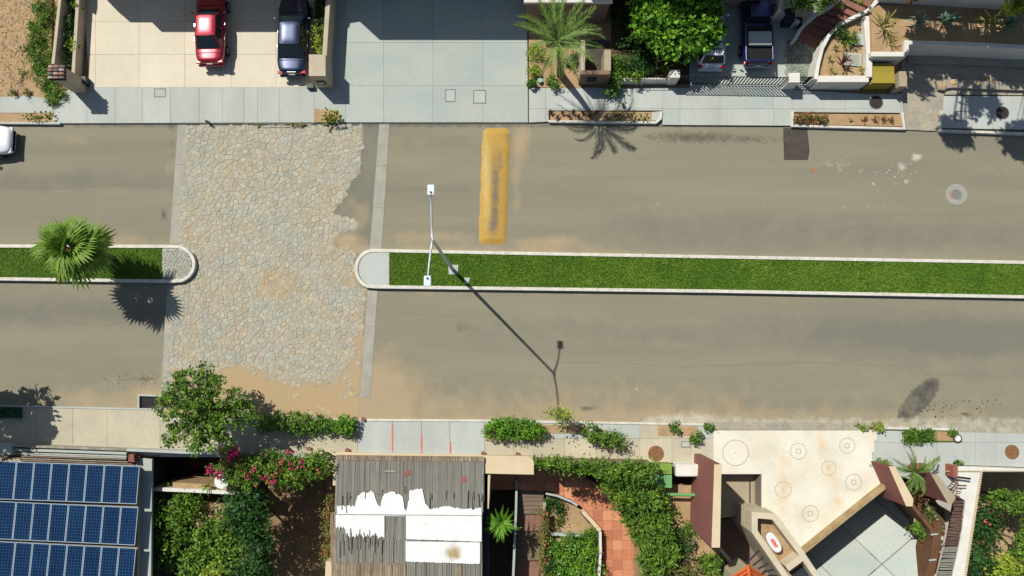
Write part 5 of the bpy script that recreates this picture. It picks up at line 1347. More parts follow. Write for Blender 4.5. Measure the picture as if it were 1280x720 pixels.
# soil and stones of the planted wedge
patch([(1120, 590), (1150, 600), (1180, 640), (1185, 700), (1175, 740), (1166, 700), (1163, 672), (1139, 630)], GZ, -.9, m_dirtb, 'planted_wedge', kind='structure', label='planted wedge of soil between the two red gate walls')
beam = thing('timber_beam', 'long brown timber beam bending down between the lower yard and the log screen', 'beam', P(1150, 660, -.7))
strip(M(), [P2(x, y, -.1) for x, y in ((1141, 632), (1152, 645), (1165, 662), (1172, 680))], .22, -1.2, -.1).build('upper_length', m_wood, beam, bevel=.015)
strip(M(), [P2(x, y, -.05) for x, y in ((1174, 652), (1171, 680), (1160, 735))], .42, -1.6, -.05).build('lower_length', m_wood, beam, bevel=.015)
for x, y in ((1168, 668), (1166, 700)): c = P(x, y, 0); M().box((c[0], c[1], -.02), (.4, .07, .05), .1).build('bracket', m_steel, beam)
ORD = ['first', 'second', 'third', 'fourth', 'fifth', 'sixth', 'seventh', 'eighth', 'ninth', 'tenth', 'eleventh', 'twelfth', 'thirteenth', 'fourteenth']
def stonespill(n, pts, r, label, z, ms, grp):
    for k in range(n):
        q = k / (n - 1) * (len(pts) - 1); i = min(int(q), len(pts) - 2); f_ = q - i
        x = pts[i][0] * (1 - f_) + pts[i + 1][0] * f_ + rnd.uniform(-1.5, 1.5); y = pts[i][1] * (1 - f_) + pts[i + 1][1] * f_
        c = P(x, y, z); bm = bmesh.new(); bmesh.ops.create_icosphere(bm, subdivisions=1, radius=r * rnd.uniform(.7, 1.25))
        for v in bm.verts: v.co *= 1 + rnd.uniform(-.15, .15); v.co.z *= .7
        me = bpy.data.meshes.new('stone'); bm.to_mesh(me); bm.free(); me.materials.append(ms[k % len(ms)]); o = bpy.data.objects.new('border_stone', me); COL.objects.link(o); o.location = c
        tag(o, ORD[k] + ' ' + label + ', counted from the top', 'stone', grp)
stonespill(14, [(1150, 622), (1160, 632), (1172, 648), (1178, 662), (1176, 690)], .13, 'pale border stone beside the timber beam', -.75, m_rock, 'border stones beside the timber beam')
stonespill(9, [(1140, 648), (1146, 655), (1156, 668), (1163, 682)], .12, 'tan border stone at the lower yard edge', -1.0, m_rock, 'border stones of the lower yard')
foliage('shrub', 'small green plants between border stones and timber beam', 'shrub', P(1155, 640, -.9), [blob(x, y, -.6, .3, .25) for x, y in ((1150, 622), (1158, 636), (1164, 646), (1170, 660))], 700, .1, m_leafmid)
foliage('shrub', 'leafy green plant at the edge of the lower yard', 'shrub', P(1148, 660, -1.3), [blob(1146, 660, -1.0, .45, .3), blob(1153, 664, -.9, .35, .3)], 700, .15, m_leafmid)
foliage('shrub', 'reddish plant under the small palm', 'shrub', P(1148, 622, -.9), [blob(1146, 620, -.3, .35, .3), blob(1152, 625, -.4, .35, .3)], 400, .12, m_leafred)
feather_palm(1142, 590, 1.6, 1.7, [(95, .9, .3), (112, .8, .4), (62, .7, .5), (28, 1.15, .1), (14, .8, .1), (150, .9, .3), (168, 1.0, .2), (-85, .85, -.1), (-70, .9, .0), (-105, .9, -.1), (-130, .6, .2), (80, .5, .8), (200, .6, .5), (-50, .5, .4)],
             'small feather palm between the two red gate walls', P(1145, 600, 0)[:2], m=m_palmdate, zb=-.9, tr=.1)
# log screen roofs
def reeds(name, poly, z, wd, m, label=None, parent=None, along='y', jitter=.15, cat=None, sag=.02, lengthwise=None, tilt=0):
    """thin round rods laid side by side over poly (pixels at height z)"""
    W = PL(poly, z); Q = []
    if along == 'y': lo, hi = min(p[0] for p in W), max(p[0] for p in W)
    else: lo, hi = min(p[1] for p in W), max(p[1] for p in W)
    g = M(); s = lo
    while s < hi:
        cell = [(s, -99), (s + wd, -99), (s + wd, 99), (s, 99)] if along == 'y' else [(-99, s), (99, s), (99, s + wd), (-99, s + wd)]
        q = clip(W, cell)
        if q and area(q) > .0005:
            i = 1 if along == 'y' else 0; a, b = min(p[i] for p in q) - rnd.uniform(-jitter, jitter), max(p[i] for p in q) + rnd.uniform(-jitter, jitter)
            zz = z + rnd.uniform(-sag, sag); m_ = s + wd / 2; h = wd * .5; dx = rnd.uniform(-.02, .02)
            if b - a > .05:
                if along == 'y': hh = h * .45; v = [(m_ - h, a, zz), (m_, a, zz + hh), (m_ + h, a, zz), (m_ - h + dx, b, zz), (m_ + dx, b, zz + hh), (m_ + h + dx, b, zz)]
                else: v = [(a, m_ - h, zz), (a, m_, zz + h), (a, m_ + h, zz), (b, m_ - h + dx, zz), (b, m_ + dx, zz + h), (b, m_ + h + dx, zz)]
                g.add(v, [(0, 3, 4, 1), (1, 4, 5, 2)] if along == 'x' else [(0, 1, 4, 3), (1, 2, 5, 4)])
        s += wd * rnd.uniform(.85, 1.1)
    return g.build(name, m, parent, label=label, cat=cat, kind='stuff' if parent else None)
t = thing('log_screen', 'dark brown stick roof strip with greyed sticks at its lower end', 'screen', P(1190, 670, .5))
M().prism(PL([(1192, 626), (1206, 627), (1199, 684), (1182, 684)], .40), .3, .38).build('backing', m_black, t)
M().prism(PL([(1182, 684), (1199, 684), (1190, 740), (1167, 740)], .40), .3, .38).build('backing', m_black, t)
# individual sticks, a pixel or two across each
sk = 0
for i in range(62):
    y = 627 + i * 1.85
    xa = np.interp(y, [627, 650, 684, 740], [1192, 1188, 1181, 1166]) + rnd.uniform(-1.5, 1.5); xb = np.interp(y, [627, 684, 740], [1206, 1199, 1192]) + rnd.uniform(-2, 1)
    a, b = P(xa, y + rnd.uniform(-.8, .8), .45), P(xb, y + rnd.uniform(-.8, .8), .45)
    M().tube([a, b], .036, 5).build('stick', m_reedbr if y < 684 else m_reed, t)
t = thing('ladder_frame', 'leaning rusty metal rack with rods against the white wall', 'rack', P(1200, 612, .4))
a, b = P(1186, 612, 1.0), P(1196, 598, 1.0)
for dx in (0, 4): 
    p, q = P(1184 + dx, 610 + dx, .8), P(1195 + dx, 598 + dx * .2, 1.2); M().tube([p, q], .03, 6).build('upright', m_wood, t)
for k in range(5): p, q = P(1185 + 2.4 * k, 610 - 2.6 * k, .9), P(1189 + 2.4 * k, 612 - 2.6 * k, .9); M().tube([p, q], .02, 5).build('rung', m_iron, t)
for k, y in enumerate((597.5, 606, 611, 616, 620)): p, q = P(1197 - k * .6, y - 1 + (k % 2) * 2, .9), P((1213, 1208, 1202, 1200, 1198)[k], y + 1, .9); M().tube([p, q], (.055, .04, .03, .03, .03)[k], 6).build('rod', (m_iron, m_wood, m_redlt, m_redlt, m_redlt)[k], t)
# white L wall and sunken courtyard at the right
t = thing('courtyard_wall', 'wide white wall with a beaded inner edge round the planted courtyard at the right', 'wall', P(1210, 640, 0))
M().prism(PL([(1198, 583), (1280, 586), (1800, 600), (1800, 607), (1280, 590), (1227, 588), (1203, 740), (1186, 740), (1197, 690), (1203, 660), (1207, 626), (1197, 620), (1197, 600)], .5), GZ, .5).build('wall', m_render, t)
for i in range(52):
    q = i / 51; x, y = 1226.5 + (1203.5 - 1226.5) * q, 589 + 148 * q; c = P(x, y, .56)
    M().box((c[0] + .03, c[1], .5), (.14, .09, .1)).build('edge_brick', m_creamr, t)
M().box((P(1250, 588, .5)[0], P(1250, 589, .5)[1], .52), (6, .06, .05)).build('edge_trim', m_taupe, t)
patch([(1205, 560), (1800, 560), (1800, 780), (1190, 780)], GZ - .05, GZ + .05, m_dirt, 'courtyard_floor', kind='structure', label='bare soil of the planted courtyard at the right')
def yardtree(label, blobs, n, size, m, extra=None, z=GZ, name='tree', **kw):
    bx_ = sum(b[0] for b in blobs) / len(blobs); by_ = sum(b[1] for b in blobs) / len(blobs)
    return tree(label, (bx_, by_, z), blobs, n, size, m, name=name, tr=.09, limbs=5, extra=extra, **kw)
yardtree('green tree at the top of the right courtyard', [blob(1254, 624, -1.0, .6, .6), blob(1270, 630, -1.0, .6, .6), blob(1285, 626, -1, .6, .6)], 1500, .2, m_leafmid)
yardtree('dark bougainvillea with pink flowers along the white wall', [blob(1228, 640, -1.2, .75, .7), blob(1231, 662, -1.2, .9, .8), blob(1240, 650, -1.3, .6, .6)], 3000, .16, m_leafdk, extra=[('flowers', m_pink, 130, .12, None)], name='bougainvillea')
yardtree('dark green tree at the lower left of the right courtyard', [blob(1226, 695, -1.0, .8, .8), blob(1222, 720, -1.0, 1.0, .8)], 2400, .17, m_leafdk)
yardtree('bright green tree at the bottom of the right courtyard', [blob(1250, 708, -.9, .8, .8), blob(1262, 720, -.9, 1.0, .8)], 2400, .2, m_leafyel)
yardtree('mid green tree at the right frame edge', [blob(1286, 680, -1.0, .7, .8), blob(1284, 705, -1.0, 1.0, .8), blob(1287, 655, -1.2, .5, .6)], 2600, .18, m_leafmid)
tag(quads_mesh('leaf_litter', leaf_quads([blob(x, 640, GZ + .1, .9, .05) for x in (1250, 1268)], 500, .1), m_leafdk), 'fallen leaves on the courtyard soil', kind='stuff')

# ------------------------------------------------------------------ red wall, garage roof, angled planter
t = thing('red_wall', 'tall red wall with a cream coping beside the cream driveway', 'wall', P(890, 630, -.3))
W = PL([(893, 580.5), (902, 580.5), (900, 684.5), (889.5, 684.5)], 4.2)
M().prism(W, -3, 4.16).build('body', m_redr, t, bevel=.015); M().prism(inset(W, -.004), 4.16, 4.21).build('coping', m_creamr, t, bevel=.01)
tl = thing('garage_roof', 'taupe flat garage roof in the angle of the cream driveway', 'roof', P(925, 620, 0))
M().prism(PL([(885, 588), (946, 588), (944.5, 640), (885, 651)], -1.0), -3.9, -1.0).build('slab', m_taupe, tl)
strip(M(), PL([(899, 590.5), (943, 590.5), (943, 640)], -.9), .10, -1.02, -.9).build('upstand', m_taupe, tl, bevel=.01)
strip(M(), PL([(937.5, 601), (937.5, 637)], -.95), .05, -1.02, -.95).build('gutter', m_bin, tl)
# cut: garage ramp floor
patch([(893, 651), (946, 642), (1000, 700), (1010, 760), (893, 760)], -3.9, -2.4, m_brownr, 'garage_ramp', kind='structure', label='dark brown garage ramp in shade between the red wall and the angled planter')
wall([(900, 686), (927, 717), (940, 735)], .18, -3.8, .1, m_taupe, name='ramp_wall', label='thin tan wall along the left edge of the garage ramp')
t = thing('pergola_slats', 'dark parallel slats beside the angled planter at the bottom', 'pergola', P(950, 700, .2))
for k in range(5): p, q = P(934 + 7 * k, 703 + 4 * k, .7), P(949 + 6 * k, 688 + 8 * k, .7); M().tube([p, q], .05, 6).build('slat', m_bin, t)
t = thing('angled_planter', 'long angled cream planter walls beside the cream driveway', 'planter', P(975, 680, 0))
zt = 1.7
m_plcream = mat('pale_cream_render', C(220, 208, 180), C(208, 196, 168), scale=1.5, rough=.9, fine=.05, bump=.12)
OUT = [(937, 639.5), (969, 642), (1032, 728), (995, 745), (977, 726), (937, 664)]
g = M()
def ringwall(nm, pts, wd, zb, z, mm): strip(M(), PL(pts, z), wd, zb, z, closed=True).build(nm, mm, t, bevel=.015)
ringwall('wall', [(943.5, 644), (967.5, 646), (1001, 690.5), (1026, 728), (996, 742), (981, 719), (943.5, 664.5)], .32, -3.5, zt, m_plcream)
M().prism(PL([(944, 645), (968, 646), (1024, 722), (996, 741), (943, 668)], .9), -2, .8).build('soil', m_dirt, t)
strip(M(), PL([(984, 711), (1003, 697)], zt - .003), 0.32, -2, zt - .003).build('cross_wall', m_plcream, t, bevel=.01)
M().prism(PL([(988, 716), (1007, 703), (1022, 724), (998, 738)], .84), .6, .84).build('pit_cover', m_bin, t)
# white tub with a pink towel
t = thing('white_tub', 'white oval tub with a pink cloth lying in the angled planter', 'tub', P(967, 678, .8))
c = P(967.5, 678.5, 1.2); an = R(-58)
def ell(a, b, z, n=24, p=2.6):
    o = []
    for k in range(n):
        th = 2 * math.pi * k / n; x = a * math.copysign(abs(math.cos(th)) ** (2 / p), math.cos(th)); y = b * math.copysign(abs(math.sin(th)) ** (2 / p), math.sin(th))
        o.append((c[0] + x * math.cos(an) - y * math.sin(an), c[1] + x * math.sin(an) + y * math.cos(an), z))
    return o
rings = [ell(.5, .22, .82), ell(.56, .26, 1.1), ell(.58, .28, 1.2), ell(.52, .23, 1.24), ell(.44, .17, 1.22), ell(.3, .1, 1.21)]
v = [p for r_ in rings for p in r_]; f = []
for i in range(len(rings) - 1):
    for k in range(24): f.append((i * 24 + k, i * 24 + (k + 1) % 24, (i + 1) * 24 + (k + 1) % 24, (i + 1) * 24 + k))
f.append(tuple(range(24))[::-1]); f.append(tuple(range(5 * 24, 6 * 24)))
M().add(v, f).build('basin', m_plast, t, smooth=True)
v = []; f = []
for a in range(9):
    for b in range(6):
        x, y = -.26 + .50 * a / 8, -.11 + .20 * b / 5; x += rnd.uniform(-.015, .015); y += rnd.uniform(-.012, .012)
        v.append((c[0] + x * math.cos(an) - y * math.sin(an), c[1] + x * math.sin(an) + y * math.cos(an), 1.245 + .03 * math.sin(a * 1.3 + b) + rnd.uniform(0, .012)))
for a in range(8):
    for b in range(5): o = a * 6 + b; f.append((o, o + 6, o + 7, o + 1))
M().add(v, f).build('cloth', m_pink, t, smooth=True)
# orange tiled little roof
t = thing('tiled_roof', 'small hipped orange clay tile roof at the bottom edge', 'roof', P(938, 730, 0))
zr = 2.2; rd = P2(935, 706, zr + .25); 
A = P2(914, 722, zr - .3); B_ = P2(962, 726, zr - .3); 
for side, (e0, e1) in enumerate((((912, 722), (905, 760)), ((962, 724), (985, 760)))):
    for k in range(7):
        q0, q1 = k / 7, (k + .9) / 7
        def L_(a, b, q): return tuple(a[i] * (1 - q) + b[i] * q for i in range(3))
        top0, top1 = P(935, 706, zr + .35), P(940, 745, zr + .35); bo0, bo1 = P(*e0, zr - .2), P(*e1, zr - .2)
        a, b, c_, d_ = L_(top0, top1, q0), L_(top0, top1, q1), L_(bo0, bo1, q1), L_(bo0, bo1, q0)
        m0 = tuple((a[i] + b[i]) / 2 + (0, 0, .08)[i] for i in range(3)); m1 = tuple((c_[i] + d_[i]) / 2 + (0, 0, .08)[i] for i in range(3))
        M().add([a, m0, b, c_, m1, d_], [(0, 1, 4, 5), (1, 2, 3, 4)]).build('roof_tile', m_roofor, t)
M().tube([P(935, 706, zr + .42), P(940, 745, zr + .42)], .09, 8).build('ridge_tile', m_roofor, t)
M().prism(PL([(918, 722), (935, 708), (955, 722), (955, 750), (918, 750)], zr - .3), 0, zr - .3).build('wall', m_taupe, t)
c = P(1147, 717, GZ); g = leaf_quads([blob(1142, 717, -2.7, .3, .3)], 160, .2); tt = thing('orange_plant', 'orange leaved plant at the bottom edge of the lower yard', 'plant', P(1142, 717, GZ)); quads_mesh('foliage', g, m_roofor, tt)

# ground left of red wall
patch([(800, 606), (900, 606), (900, 760), (800, 760)], GZ, -.3, m_dirt, 'garden_soil', kind='structure', label='bare soil strip left of the tall red wall')
foliage('shrub', 'small dark shrub beside the red wall', 'shrub', P(862, 660, -.3), [blob(861, 661, .0, .35, .3)], 500, .12, m_leafmid)
foliage('shrub', 'dark shrub between leafy screen and red wall', 'shrub', P(857, 690, -.3), [blob(858, 685, .0, .6, .4), blob(848, 672, .0, .5, .4)], 1300, .13, m_leafdk)
foliage('shrub', 'light green shrub at the bottom beside the red wall', 'shrub', P(885, 708, -.3), [blob(884, 700, .0, .6, .4), blob(892, 712, .0, .5, .4)], 900, .16, m_leafmid)
foliage('shrub', 'olive and purple shrub at the bottom of the leafy screen', 'shrub', P(840, 712, -.3), [blob(x, y, .1, .8, .4) for x, y in ((835, 712), (850, 716), (820, 718), (868, 716))], 2600, .13, m_leafolive, extra=[('flowers', m_agdark, 500, .09, None)])
# service boxes
t = thing('service_cabinet', 'leaf green metal cabinet with a mint lower door beside the manhole', 'cabinet', P(828, 592, 0))
M().prism(PL([(815, 580), (840, 580), (840, 593), (815, 593)], .9), -.5, .9).build('upper_lid', m_greenp, t, bevel=.015)
M().prism(PL([(814, 593.5), (840, 593.5), (840, 610), (814, 610)], .8), -.5, .8).build('lower_lid', m_mint, t, bevel=.015)
t = thing('service_cabinet', 'white cabinet top between the green cabinet and the red wall', 'cabinet', P(860, 588, 0))
M().prism(PL([(846, 581), (876, 581), (876, 596), (846, 596)], 1.0), -.5, .96).build('body', m_plast, t, bevel=.02)
M().prism(PL([(845, 580.5), (876.5, 580.5), (876.5, 595), (845, 595)], 1.02), .96, 1.02).build('lid', m_render, t, bevel=.01)
M().prism(PL([(841, 597), (877, 597), (877, 617), (841, 617)], -1), GZ, -1.6).build('sunken_step', m_brownr, None, label='dark sunken landing below the white cabinet', cat='landing')
p, q = P(832, 618, .5), P(878, 619, .5); M().tube([p, q], .09, 8).build('teal_rail', m_mint, None, label='teal rail below the green cabinet', cat='rail')
M().prism(PL([(858, 609), (870, 614), (870, 617), (856, 616)], -.5), -.6, -.5).build('stone_step', m_taupe, None, label='lit tan stone step below the white cabinet', cat='step')

# ------------------------------------------------------------------ solar house
HZ = .9
t = thing('solar_house', 'flat roofed house carrying the solar array at the lower left', 'house', P(90, 640, GZ))
M().prism(PL([(-300, 572), (20, 573), (173, 585), (171, 800), (-300, 800)], HZ - .25), GZ, HZ - .25).build('wall', m_bin if False else m_taupe, t)
M().prism(PL([(170, 572), (190, 574), (188, 800), (169, 800)], .3), .12, .3).build('side_ledge', m_conc2, t); M().prism(PL([(170, 574), (188, 576), (186, 800), (169, 800)], .12), GZ, .12).build('side_wall', m_bin, t)  # side wall coloured dark to carry the deep shade under the ledge
sa = thing('solar_array', 'blue solar panel array in three rows on the lower left roof', 'solar array', P(90, 640, HZ))
def rowpts(k):
    tl = [(-94, 573.0), (-94, 622.2), (-94, 672)][k]; tr = [(172.5, 583.5), (171, 634), (168.5, 684)][k]
    bl = [(-94, 621), (-94, 670), (-94, 721)][k]; br = [(171, 630.5), (169, 682), (166, 734)][k]
    return tl, tr, br, bl
pm_ = {}
for k in range(3):
    tl, tr, br, bl = rowpts(k); n = 12
    zz = HZ + .12
    for i in range(n):
        q0, q1 = i / n, (i + 1) / n
        L2 = lambda a, b, q: (a[0] + (b[0] - a[0]) * q, a[1] + (b[1] - a[1]) * q)
        quad = [L2(tl, tr, q0), L2(tl, tr, q1), L2(bl, br, q1), L2(bl, br, q0)]
        Wq = PL(quad, zz)
        o_ = Wq[3]; ex = Vector((Wq[2][0] - Wq[3][0], Wq[2][1] - Wq[3][1])); ey = Vector((Wq[0][0] - Wq[3][0], Wq[0][1] - Wq[3][1]))
        if k not in pm_:
            w_, h_ = ex.length, ey.length
            g1 = M().prism([(.012, .012), (w_ - .012, .012), (w_ - .012, h_ - .012), (.012, h_ - .012)], -.03, 0)
            me = bpy.data.meshes.new('solar_panel'); me.from_pydata(g1.v, [], g1.f); me.materials.append(m_panel)
            g2 = strip(M(), [(.03, .03), (w_ - .03, .03), (w_ - .03, h_ - .03), (.03, h_ - .03)], .034, -.035, .012, closed=True)
            m2 = bpy.data.meshes.new('frame'); m2.from_pydata(g2.v, [], g2.f); m2.materials.append(m_alu); pm_[k] = (me, m2)
        o = bpy.data.objects.new('solar_panel', pm_[k][0]); COL.objects.link(o); o.parent = sa
        r0 = ROOT[sa.name]; o.location = (o_[0] - r0[0], o_[1] - r0[1], zz - r0[2]); o.rotation_euler = (0, 0, math.atan2(ex.y, ex.x))
        fr = bpy.data.objects.new('frame', pm_[k][1]); COL.objects.link(fr); fr.parent = o
for k in range(3):
    tl, tr, br, bl = rowpts(k)
    for q in (.25, .75): 
        a = P(tl[0], tl[1] * (1 - q) + bl[1] * q, HZ); b = P(tr[0], tr[1] * (1 - q) + br[1] * q, HZ); M().tube([a, b], .04, 5).build('rail', m_alu, sa)
t = thing('slat_canopy', 'thin brown and pale battens running along the edge above the solar panels', 'canopy', P(90, 575, .2))
for k, (y0, y1, x1, mm) in enumerate(((567, 571.5, 157, m_woodgrey), (570.5, 574.5, 158, m_brownr), (573, 577.5, 160, m_woodgrey), (575.8, 580, 165, m_brownr), (578, 582, 168, m_woodgrey))):
    a, b = P(27, y0, .75), P(x1, y1, .75); M().tube([a, b], .034, 5).build('batten', mm, t)
a, b = P(155, 573, .75), P(171, 583, .75)
for k in range(4): p, q = P(152 + k * 5, 573 + k * 2.2, .78), P(160 + k * 2.4, 571 + k * 3, .78)
M().prism(PL([(161, 568), (167, 568.5), (168, 578), (160, 577)], .8), .3, .8).build('end_bracket', m_redr, t)
t = thing('street_wall', 'grey street wall with two pale capping boards in front of the solar house', 'wall', P(80, 560, 0))
def bd(nm, pts, wd, zb, z, mm): strip(M(), PL(pts, z), wd, zb, z).build(nm, mm, t, bevel=.01)
bd('upper_board', [(13, 557.2), (100, 560.3), (158, 562.5)], .12, GZ, .62, m_woodgrey)
bd('lower_board', [(14, 562), (100, 564.8), (158, 566.8)], .14, GZ, .5, m_conc2)
bd('gutter', [(28, 567.5), (158, 571.5)], .16, GZ, .42, m_conc2)
M().prism(PL([(-8, 555), (15, 556), (14, 568), (-8, 567)], .7), GZ, .7).build('glass_box', m_conc2, t)
M().prism(PL([(-300, 552), (-9, 554), (-9, 568), (-300, 565)], .5), GZ, .5).build('wall', m_conc2, t)
M().prism(PL([(13, 559), (158, 563.5), (158, 566), (13, 562)], .4), GZ, .36).build('core', m_bin, t)

# ------------------------------------------------------------------ yards B and C
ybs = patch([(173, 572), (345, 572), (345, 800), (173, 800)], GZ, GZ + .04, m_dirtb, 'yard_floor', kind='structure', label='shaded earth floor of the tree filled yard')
wall([(158, 562.5), (225, 565.5), (300, 567.5)], .14, GZ, .75, m_conc, name='front_wall', label='thin pale front wall of the tree filled yard with a ledge')
wall([(181, 611), (240, 613.5), (298, 616.5)], .2, GZ, -.3, m_render, name='inner_wall', label='white inner wall crossing the tree filled yard')
patch([(216, 603), (296, 607), (296, 616), (216, 612)], GZ, -.55, m_dirt, 'raised_bed', kind='structure', label='raised sandy bed behind the white inner wall')
patch([(243, 627), (287, 630), (286, 663), (243, 660)], GZ, -1.6, m_dirt, 'raised_bed', kind='structure', label='sandy patch with spiky plants among the yard trees')
tb = thing('round_table', 'round white table top under the magenta bougainvillea', 'table', P(276.5, 602, -.5)); c = P(276.5, 602, .25)
M().disc((c[0], c[1], .15), .40, .06, 24).build('table_top', m_plast, tb, bevel=.01); M().tube([(c[0], c[1], -.55), (c[0], c[1], .16)], .05, 8).build('leg', m_alu, tb); M().disc((c[0], c[1], -.55), .22, .04, 16).build('foot', m_alu, tb)
for lab, x, y, L in (('upper spiky dark plant in the sandy patch', 252, 638, .6), ('lower spiky dark plant in the sandy patch', 270, 650, .7), ('spiky plant in the raised bed beside the round table', 262, 606, .6)):
    rosette(x, y, L, 14, m_leafmid, lab, z=-1.55 if y > 620 else -.5, name='spiky_plant', cat='plant', W=.06)
yardtree('feathery green tree at the left of the yard behind the white inner wall', [blob(198, 640, -.9, 1.0, .9), blob(215, 628, -.9, .9, .7), blob(222, 660, -.9, 1.1, .9), blob(200, 668, -1.2, .8, .8), blob(240, 622, -.9, .6, .5), blob(210, 695, -1.2, .9, .8), blob(232, 636, -.8, .8, .7)], 6500, .2, m_leafmid, aspect=.35)
yardtree('broad green tree in the middle of the left yard', [blob(262, 678, -.6, 1.2, .9), blob(290, 660, -.5, 1.1, .9), blob(248, 705, -.8, 1.1, .8), blob(285, 705, -.4, 1.3, 1), blob(310, 690, -.6, 1.1, .9), blob(262, 728, -.5, 1.2, .8)], 9500, .19, m_leafmid)
yardtree('dark green tree beside the brown court', [blob(310, 645, .4, 1.1, .9), blob(320, 672, .3, .9, .9), blob(320, 705, .4, 1.0, .9), blob(305, 622, .2, .8, .7), blob(325, 735, .4, 1, .9), blob(290, 632, .1, .6, .6), blob(318, 625, .3, .7, .6)], 9500, .17, m_leafdk)
yardtree('bright leaf tuft at the bottom of the left yard', [blob(268, 722, .3, .7, .5)], 700, .2, m_leafyel)
BB = [blob(x, y, .9, .75, .55) for x, y in ((318, 583), (335, 580), (352, 582), (370, 584), (388, 583), (400, 580), (300, 588), (345, 592), (310, 598), (290, 590), (372, 592))]
foliage('bougainvillea', 'long bougainvillea hedge with scattered magenta flowers beside the reed roof', 'bougainvillea', P(340, 585, GZ), BB, 10500, .15, m_leafmid,
        extra=[('flowers', m_magenta, 130, .13, [blob(x, y, 1.45, .16, .1) for x, y in ((361, 565), (376, 579), (350, 577), (343, 600), (365, 583), (317, 586), (331, 596), (309, 594))]), ('flowers', m_pink, 200, .1, BB)], stems=6)
foliage('bougainvillea', 'magenta bougainvillea above the round white table', 'bougainvillea', P(285, 575, GZ), [blob(281, 566, 1.3, .3, .25), blob(292, 565, 1.3, .28, .25), blob(268, 588, 1.0, .35, .3), blob(285, 580, 1.0, .5, .3), blob(300, 578, 1, .4, .3)], 1100, .14, m_leafolive,
        extra=[('flowers', m_magenta, 260, .14, [blob(286, 569, 1.6, .25, .12), blob(294, 564, 1.6, .22, .1), blob(274, 592, 1.3, .3, .12), blob(262, 588, 1.3, .18, .1)])], barkm=m_barkpale)
m_court = mat('court_earth', C(156, 130, 96), C(132, 108, 78), scale=1.4, rough=.97, fine=.12, bump=.3)
cf = patch([(335, 590), (405, 590), (405, 800), (335, 800)], GZ, GZ + .1, m_court, 'court_floor', kind='structure', label='bare brown court left of the reed roof')
foliage('shrub', 'narrow russet climber on the wall left of the reed roof', 'shrub', P(414, 650, GZ), [blob(x, y, -.6, .3, .5) for x, y in ((415, 625), (413, 640), (412, 655), (413, 670), (410, 690), (412, 700))], 2200, .13, m_leafolive, extra=[('flowers', m_leafred, 700, .11, None)])
# crates etc: cream walls around reed roof
t = thing('cream_wall', 'cream rendered wall along the pavement wrapping the reed roof', 'wall', P(500, 566, 0))
M().prism(PL([(386, 563.5), (470, 566.5), (604, 569), (604, 576), (422, 573), (422, 607), (416, 607), (416, 590), (410, 588), (404, 576), (388, 573)], .35), GZ, .35).build('street_face', m_creamr, t, bevel=.015)
M().prism(PL([(604, 569.5), (667.5, 570.5), (667.5, 593.5), (604, 592)], .62), .1, .62).build('entrance_slab', m_creamr, t, bevel=.02)
M().prism(PL([(610, 592), (613, 592), (611, 636), (608.5, 636)], .4), GZ, .4).build('side_wall', m_creamr, t, bevel=.01)
M().prism(PL([(407, 702), (415, 702), (413, 760), (405, 760)], .5), GZ, .5).build('corner_wall', m_creamr, t, bevel=.01)
for x in (644.5, 652): 
    p = P(x, 594, .1); M().tube([(p[0], p[1], GZ), (p[0], p[1], .1)], .06, 8).build('post', m_brownr, t)
# reed roof
RZ = .75
t = thing('reed_roof', 'large weathered reed roof partly covered with white membrane', 'roof', P(510, 650, .5))
M().prism(PL([(421, 569), (604, 571), (602, 800), (413, 800)], RZ - .1), RZ - .22, RZ - .03).build('deck', m_reed, t)
def rset(poly, m, z=RZ, wd=.048, sag=.012, jit=.08): reeds('reeds', poly, z, wd, m, parent=t, sag=sag, jitter=jit)
rset([(421.5, 569), (604.5, 571), (604.5, 577), (421.5, 575)], m_reedtan, z=RZ + .02, jit=.03)
rset([(422.5, 574.5), (604.5, 576.5), (604, 640), (420.5, 640)], m_reed)
rset([(421, 655), (508, 672), (508, 708), (418, 708)], m_reed, z=RZ + .01)
rset([(480, 640), (508, 640), (508, 674), (480, 674)], m_reed, z=RZ + .015)
rset([(415, 703), (507, 705), (507, 800), (412, 800)], m_reedtan, z=RZ + .045, wd=.07)
rset([(507, 702), (600, 704), (599, 800), (507, 800)], m_reed, z=RZ + .02)
rset([(413, 640), (421, 640), (419, 706), (414, 706)], m_reedtan, z=RZ + .02)
rset([(570, 704), (577, 704), (576, 800), (569, 800)], m_reedtan, z=RZ + .05)
EDG = [(421.5, 570, 419, 720), (604.3, 571, 601, 702)]
for x0_, y0_, x1_, y1_ in EDG: p, q = P(x0_, y0_, RZ), P(x1_, y1_, RZ); M().tube([p, q], .04, 6).build('edge_batten', m_woodgrey, t)
def sheet(nm, top, bottom, z, seed, amp_top=0, amp_bot=0, m=m_membrane, stains=()):
    """membrane sheet with torn edges; top/bottom are pixel polylines"""
    rr = random.Random(seed); n = 90; x0 = top[0][0]; x1 = top[-1][0]; v = []; f = []; at = []
    tx, ty = zip(*top); bx_, by_ = zip(*bottom); rows = 12
    for i in range(n + 1):
        x = x0 + (x1 - x0) * i / n
        yt = float(np.interp(x, tx, ty)) + rr.uniform(-1, 1) * amp_top * (1 if i % 2 else .3); yb = float(np.interp(x, bx_, by_)) + rr.uniform(-1, 1) * amp_bot * (1 if i % 2 else .3)
        for j in range(rows + 1):
            y = yt + (yb - yt) * j / rows; zz = z + .012 * math.sin(x * .35 + seed) * math.sin(y * .22)
            v.append(P(x, y, zz)); at.append(min(1, sum(a * math.exp(-((x - sx) / rx) ** 2 - ((y - sy) / ry) ** 2) for sx, sy, rx, ry, a in stains)))
    for i in range(n):
        for j in range(rows): o = i * (rows + 1) + j; f.append((o, o + 1, o + rows + 2, o + rows + 1))
    ob = M().add(v, f).build(nm, m, t, smooth=True); set_attr(ob.data, 'dark', at)
ZS = RZ + .085
